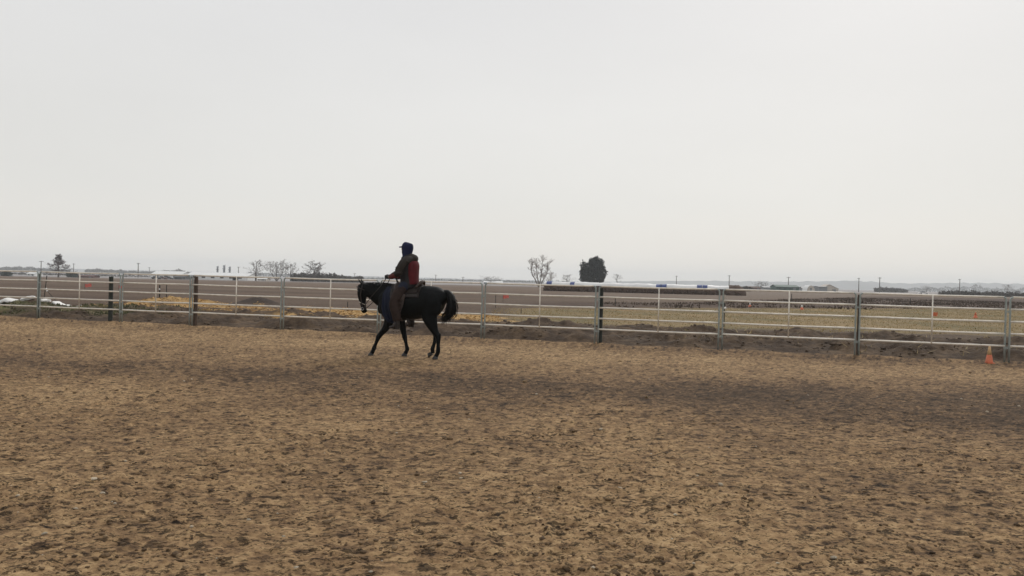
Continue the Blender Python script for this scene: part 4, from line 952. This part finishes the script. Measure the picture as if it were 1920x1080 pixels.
for s in (1, -1):
    q = MB(); limb(q, [(.02, s*.315, 1.30, .012, .10), (.05, s*.345, 1.10, .011, .10), (.075, s*.375, .92, .010, .075), (.08, s*.385, .74, .008, .035)], 12, 4, up=XU); q.build('fender', M['leather'], sad, True)
    q = MB(); q.tube([(.085+.0*t, s*.40+.065*math.cos(t), .665+.085*math.sin(t)) for t in np.linspace(-.9, math.pi+.9, 16)], (.012, .024), 8, True, up=XU); q.box((.085, s*.40, .598), (.07, .10, .016)); q.build('stirrup', M['leather_dark'], sad, True)
q = MB()
cin = []
for a_ in np.linspace(1.0, 2*math.pi-1.0, 30):
    d_ = Vector((0, math.sin(a_), math.cos(a_))); c = Vector((.10, 0, 1.08)); h = bvh.ray_cast(c+d_*1.2, -d_); r_ = (h[0]-c).length if h[0] is not None and (h[0]-c).length < .36 else .325
    cin.append(c+d_*(r_+.008))
q.tube(cin, [(.008, .045)]*30, 8, True, up=XU); q.build('cinch', M['leather_dark'], sad, True)
q = MB(); q.tube([(-.08, .20, .80), (-.10, .19, .72), (-.14, .19, .655)], [(.010, .028), (.008, .022), (.004, .014)], 6, up=XU); q.tube([(-.085, .20, .79), (-.06, .19, .70), (-.045, .19, .60)], [(.004, .010)]*3, 6, up=XU); q.build('latigo', M['leather_dark'], sad, True)

# --- navy cloth hanging at the shoulder in front of the saddle
nc = frame_thing('jacket', 'navy cloth draped over the black horse\'s shoulder in front of the saddle', 'jacket')
q = MB(); v = []; f = []; nu, nv_ = 16, 26; last = {}
for lay in (0, 1):
    for j in range(nv_+1):
        t = j/nv_; z = 1.47-.73*t
        xl = .235-.035*t; xr = np.interp(t, [0, .25, .6, .8, 1], [.40, .45, .47, .42, .29])
        for i in range(nu+1):
            x = xl+(xr-xl)*i/nu; y = skin_y(x, min(z, 1.43))
            if y is None or z < .80: y = last.get(i, .24)
            else: y = max(y, .06); last[i] = y
            y = y+.022+.016*math.sin(i*1.15+t*4)*min(1, t*2+.2)+.004*math.sin(i*3.1)
            if j < 2: y = y-.05*(2-j)
            v.append((x+.01*math.sin(t*9), y+.010*lay, z-.05*abs(math.sin(i*.7))*t))
n1 = (nu+1)*(nv_+1)
for j in range(nv_):
    for i in range(nu): k = j*(nu+1)+i; f.append((k, k+1, k+nu+2, k+nu+1)); f.append((n1+k+nu+1, n1+k+nu+2, n1+k+1, n1+k))
rim = [i for i in range(nu+1)]+[j*(nu+1)+nu for j in range(1, nv_+1)]+[nv_*(nu+1)+i for i in range(nu-1, -1, -1)]+[j*(nu+1) for j in range(nv_-1, 0, -1)]
for k in range(len(rim)): a_, b_ = rim[k], rim[(k+1) % len(rim)]; f.append((b_, a_, n1+a_, n1+b_))
q.add(v, f); q.build('cloth', M['navy'], nc, True)

# ------------------------------------------------------------------ the rider
per = empty('person', HORSE, HROT); tag(per, 'rider in navy hood, dark coat with red back and brown chaps, on the black horse', 'person')
b = MB()
limb(b, [(-.05, 0, 1.42, .12, .09), (-.04, 0, 1.50, .165, .125), (-.03, 0, 1.64, .150, .115), (-.02, 0, 1.80, .165, .12), (-.01, 0, 1.93, .180, .115), (.01, 0, 2.02, .10, .075), (.03, 0, 2.07, .058, .06), (.045, 0, 2.13, .055, .06)], 18, 4, up=XU)
b.ball((.050, 0, 2.215), (.098, .076, .112), 16, 12); b.ball((.085, 0, 2.155), (.062, .055, .065)); b.ball((.130, 0, 2.118), (.022, .026, .018))
b.tube([(.135, 0, 2.225), (.158, 0, 2.195), (.150, 0, 2.178)], [.009, .014, .010], 8); b.ball((.138, 0, 2.150), (.012, .022, .008)); b.ball((.135, 0, 2.137), (.012, .020, .007))
for s in (1, -1): b.ball((.045, s*.078, 2.20), (.020, .010, .032)); b.ball((.125, s*.030, 2.235), (.014, .02, .006))
def arm(s): return [(.00, s*.165, 1.955, .058, .058), (.035, s*.225, 1.90, .055, .055), (.075, s*.255, 1.80, .048, .050), (.105, s*.255, 1.715, .044, .046), (.20, s*.215, 1.675, .042, .044), (.31, s*.145, 1.640, .034, .036), (.385, s*.095, 1.622, .028, .028)]
def leg(s): return [(-.04, s*.09, 1.50, .095, .095), (.03, s*.20, 1.42, .090, .090), (.10, s*.30, 1.28, .078, .080), (.15, s*.365, 1.13, .060, .065), (.145, s*.385, 1.05, .056, .060), (.10, s*.395, .94, .054, .060), (.065, s*.40, .80, .040, .044), (.055, s*.402, .71, .036, .042)]
for s in (1, -1):
    limb(b, arm(s), 12, 4, up=XU if False else None); limb(b, leg(s), 12, 4, up=XU)
    limb(b, [(.035, s*.402, .68, .036, .045), (.09, s*.405, .645, .036, .030), (.17, s*.41, .625, .034, .022)], 10, 3, up=ZU)
pb = remesh(b, 'body', M['skin'], per, .009, 3)
for s in (1, -1):
    q = MB(); q.ball((.138, s*.030, 2.222), (.010, .013, .009)); q.build('eye', M['glass'], per, True)
def wear(name, stations, m, n=16, vox=.010, up=XU, extra=None, sm=3):
    q = MB()
    for st_ in stations: limb(q, st_, n, 4, up=up)
    if extra: extra(q)
    return remesh(q, name, m, per, vox, sm)
# coat torso and skirt, sleeves, yoke with hump of collar, red back
wear('coat', [[(-.035, 0, 1.40, .225, .170), (-.03, 0, 1.50, .225, .185), (-.02, 0, 1.64, .205, .175), (-.012, 0, 1.80, .215, .178), (-.012, 0, 1.93, .220, .165), (.005, 0, 2.02, .150, .120), (.02, 0, 2.08, .085, .090)]], M['coat_dark'])
wear('yoke', [[(-.025, -.225, 1.91, .075, .060), (-.03, -.14, 1.985, .115, .060), (-.035, 0, 2.005, .150, .075), (-.03, .14, 1.985, .115, .060), (-.025, .225, 1.91, .075, .060)]], M['coat'], up=ZU,
     extra=lambda q: (q.ball((-.115, 0, 2.005), (.085, .13, .085)), q.ball((-.06, 0, 2.055), (.085, .105, .055)), q.ball((.115, 0, 2.00), (.045, .07, .055)), q.ball((.10, 0, 1.95), (.085, .13, .045))))
for s in (1, -1):
    wear('sleeve', [[(-.01, s*.165, 1.96, .085, .082), (.03, s*.235, 1.90, .082, .085), (.075, s*.268, 1.80, .074, .080), (.11, s*.268, 1.715, .070, .076), (.19, s*.230, 1.675, .064, .066), (.27, s*.180, 1.652, .056, .056)]], M['coat'], up=None,
         extra=lambda q, s=s: [q.ball((.085+.02*math.sin(k), s*(.27+.01*math.cos(k*2)), 1.70+.04*k), (.085, .074, .018)) for k in range(4)])
    wear('cuff', [[(.15, s*.252, 1.676, .071, .066), (.22, s*.212, 1.655, .068, .064), (.30, s*.157, 1.632, .058, .055), (.34, s*.128, 1.628, .045, .043)]], M['red_plaid'], up=None)
wear('back_panel', [[(-.105, 0, 1.48, .205, .118), (-.10, 0, 1.60, .196, .112), (-.098, 0, 1.76, .205, .115), (-.10, 0, 1.88, .208, .112), (-.09, 0, 1.95, .16, .09)]], M['red'])
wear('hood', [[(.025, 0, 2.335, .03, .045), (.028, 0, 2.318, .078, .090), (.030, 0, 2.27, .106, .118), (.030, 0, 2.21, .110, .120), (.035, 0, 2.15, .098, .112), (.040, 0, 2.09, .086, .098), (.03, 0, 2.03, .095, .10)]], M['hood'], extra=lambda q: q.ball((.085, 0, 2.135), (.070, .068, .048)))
q = MB(); v = []; n = 12
for z_, k in ((2.252, 0), (2.264, 1)):
    for i in range(n+1):
        t = -1+2*i/n; v.append((.115+.0*t, t*.078, z_-.016*t*t)); v.append((.145+.068*(1-t*t)**.5, t*.080, z_-.016-.016*t*t))
f = [(2*i, 2*i+1, 2*i+3, 2*i+2) for i in range(n)]+[(2*(n+1)+2*i+2, 2*(n+1)+2*i+3, 2*(n+1)+2*i+1, 2*(n+1)+2*i) for i in range(n)]+[(2*i+1, 2*(n+1)+2*i+1, 2*(n+1)+2*i+3, 2*i+3) for i in range(n)]
q.add(v, f); q.build('cap_brim', M['hood'], per, True)
wear('jeans', [[(-.05, 0, 1.42, .13, .11), (-.04, 0, 1.50, .18, .14)]]+[[(-.04, s*.09, 1.50, .105, .105), (.03, s*.20, 1.42, .100, .102), (.10, s*.30, 1.28, .088, .092)] for s in (1, -1)], M['jeans'])
for s in (1, -1):
    wear('chaps', [[(.035, s*.215, 1.405, .092, .115), (.09, s*.305, 1.29, .088, .115), (.135, s*.375, 1.14, .074, .100), (.13, s*.395, 1.05, .070, .098), (.095, s*.402, .94, .070, .098), (.065, s*.405, .82, .066, .090), (.055, s*.405, .755, .062, .086)]], M['chaps'],
         extra=lambda q, s=s: [q.tube([(.02-.02*math.sin(k*1.9), s*(.41+.012*math.cos(k)), 1.20-.05*k), (-.035-.012*math.sin(k*2.3), s*.415, 1.17-.05*k)], [.022, .008], 6) for k in range(8)])
    q = MB(); limb(q, [(.055, s*.402, .80, .046, .052), (.05, s*.402, .71, .044, .052), (.05, s*.402, .665, .044, .056), (.10, s*.405, .640, .044, .036), (.18, s*.41, .628, .040, .027), (.215, s*.412, .622, .025, .016)], 12, 4); q.box((.03, s*.402, .606), (.055, .06, .04)); q.box((.12, s*.406, .607), (.18, .07, .010))
    remesh(q, 'boot', M['leather_dark'], per, .008, 2)
    # gloved hand closed on the rein: palm, four unequal bent fingers and a thumb
    q = MB(); hc = Vector((.42, s*.082, 1.622)); q.ball(hc, (.043, .018, .040), 12, 8); q.tube([(.37, s*.104, 1.625), (.41, s*.085, 1.622)], [.031, .030], 10)
    for k, (L_, dz) in enumerate(((.90, .030), (1.0, .010), (.94, -.011), (.76, -.030))):
        a0 = hc+Vector((.030, 0, dz)); pts = [a0, a0+Vector((.026*L_, -s*.004, .001)), a0+Vector((.036*L_, -s*.026*L_, -.002)), a0+Vector((.018*L_, -s*.042*L_, -.003)), a0+Vector((.0, -s*.040*L_, -.003))]
        q.tube(pts, [.0100, .0100, .0095, .0088, .007], 8); q.ball(pts[-1], .007, 6, 5)
    tb = hc+Vector((-.012, -s*.006, .028)); pts = [tb, tb+Vector((.018, -s*.014, .018)), tb+Vector((.038, -s*.024, .016)), tb+Vector((.050, -s*.030, .008))]; q.tube(pts, [.013, .0115, .0105, .008], 8); q.ball(pts[-1], .008, 6, 5)
    remesh(q, 'glove', M['glove'], per, .0045, 1)

# ------------------------------------------------------------------ air
q = MB(); q.box((0, 1800, 27), (9000, 4600, 66)); hz = q.mesh('haze')
mh_ = bpy.data.materials.new('haze_air'); mh_.use_nodes = True; t = mh_.node_tree; t.nodes.clear()
pv = N(t, 'ShaderNodeVolumePrincipled'); pv.inputs['Color'].default_value = (.91, .96, 1, 1); pv.inputs['Density'].default_value = .00030; pv.inputs['Anisotropy'].default_value = 0.2
oo = N(t, 'ShaderNodeOutputMaterial'); t.links.new(pv.outputs[0], oo.inputs['Volume'])
tag(link_mesh('haze', hz, mh_), 'thin pale haze over the fields', 'haze', kind='stuff')
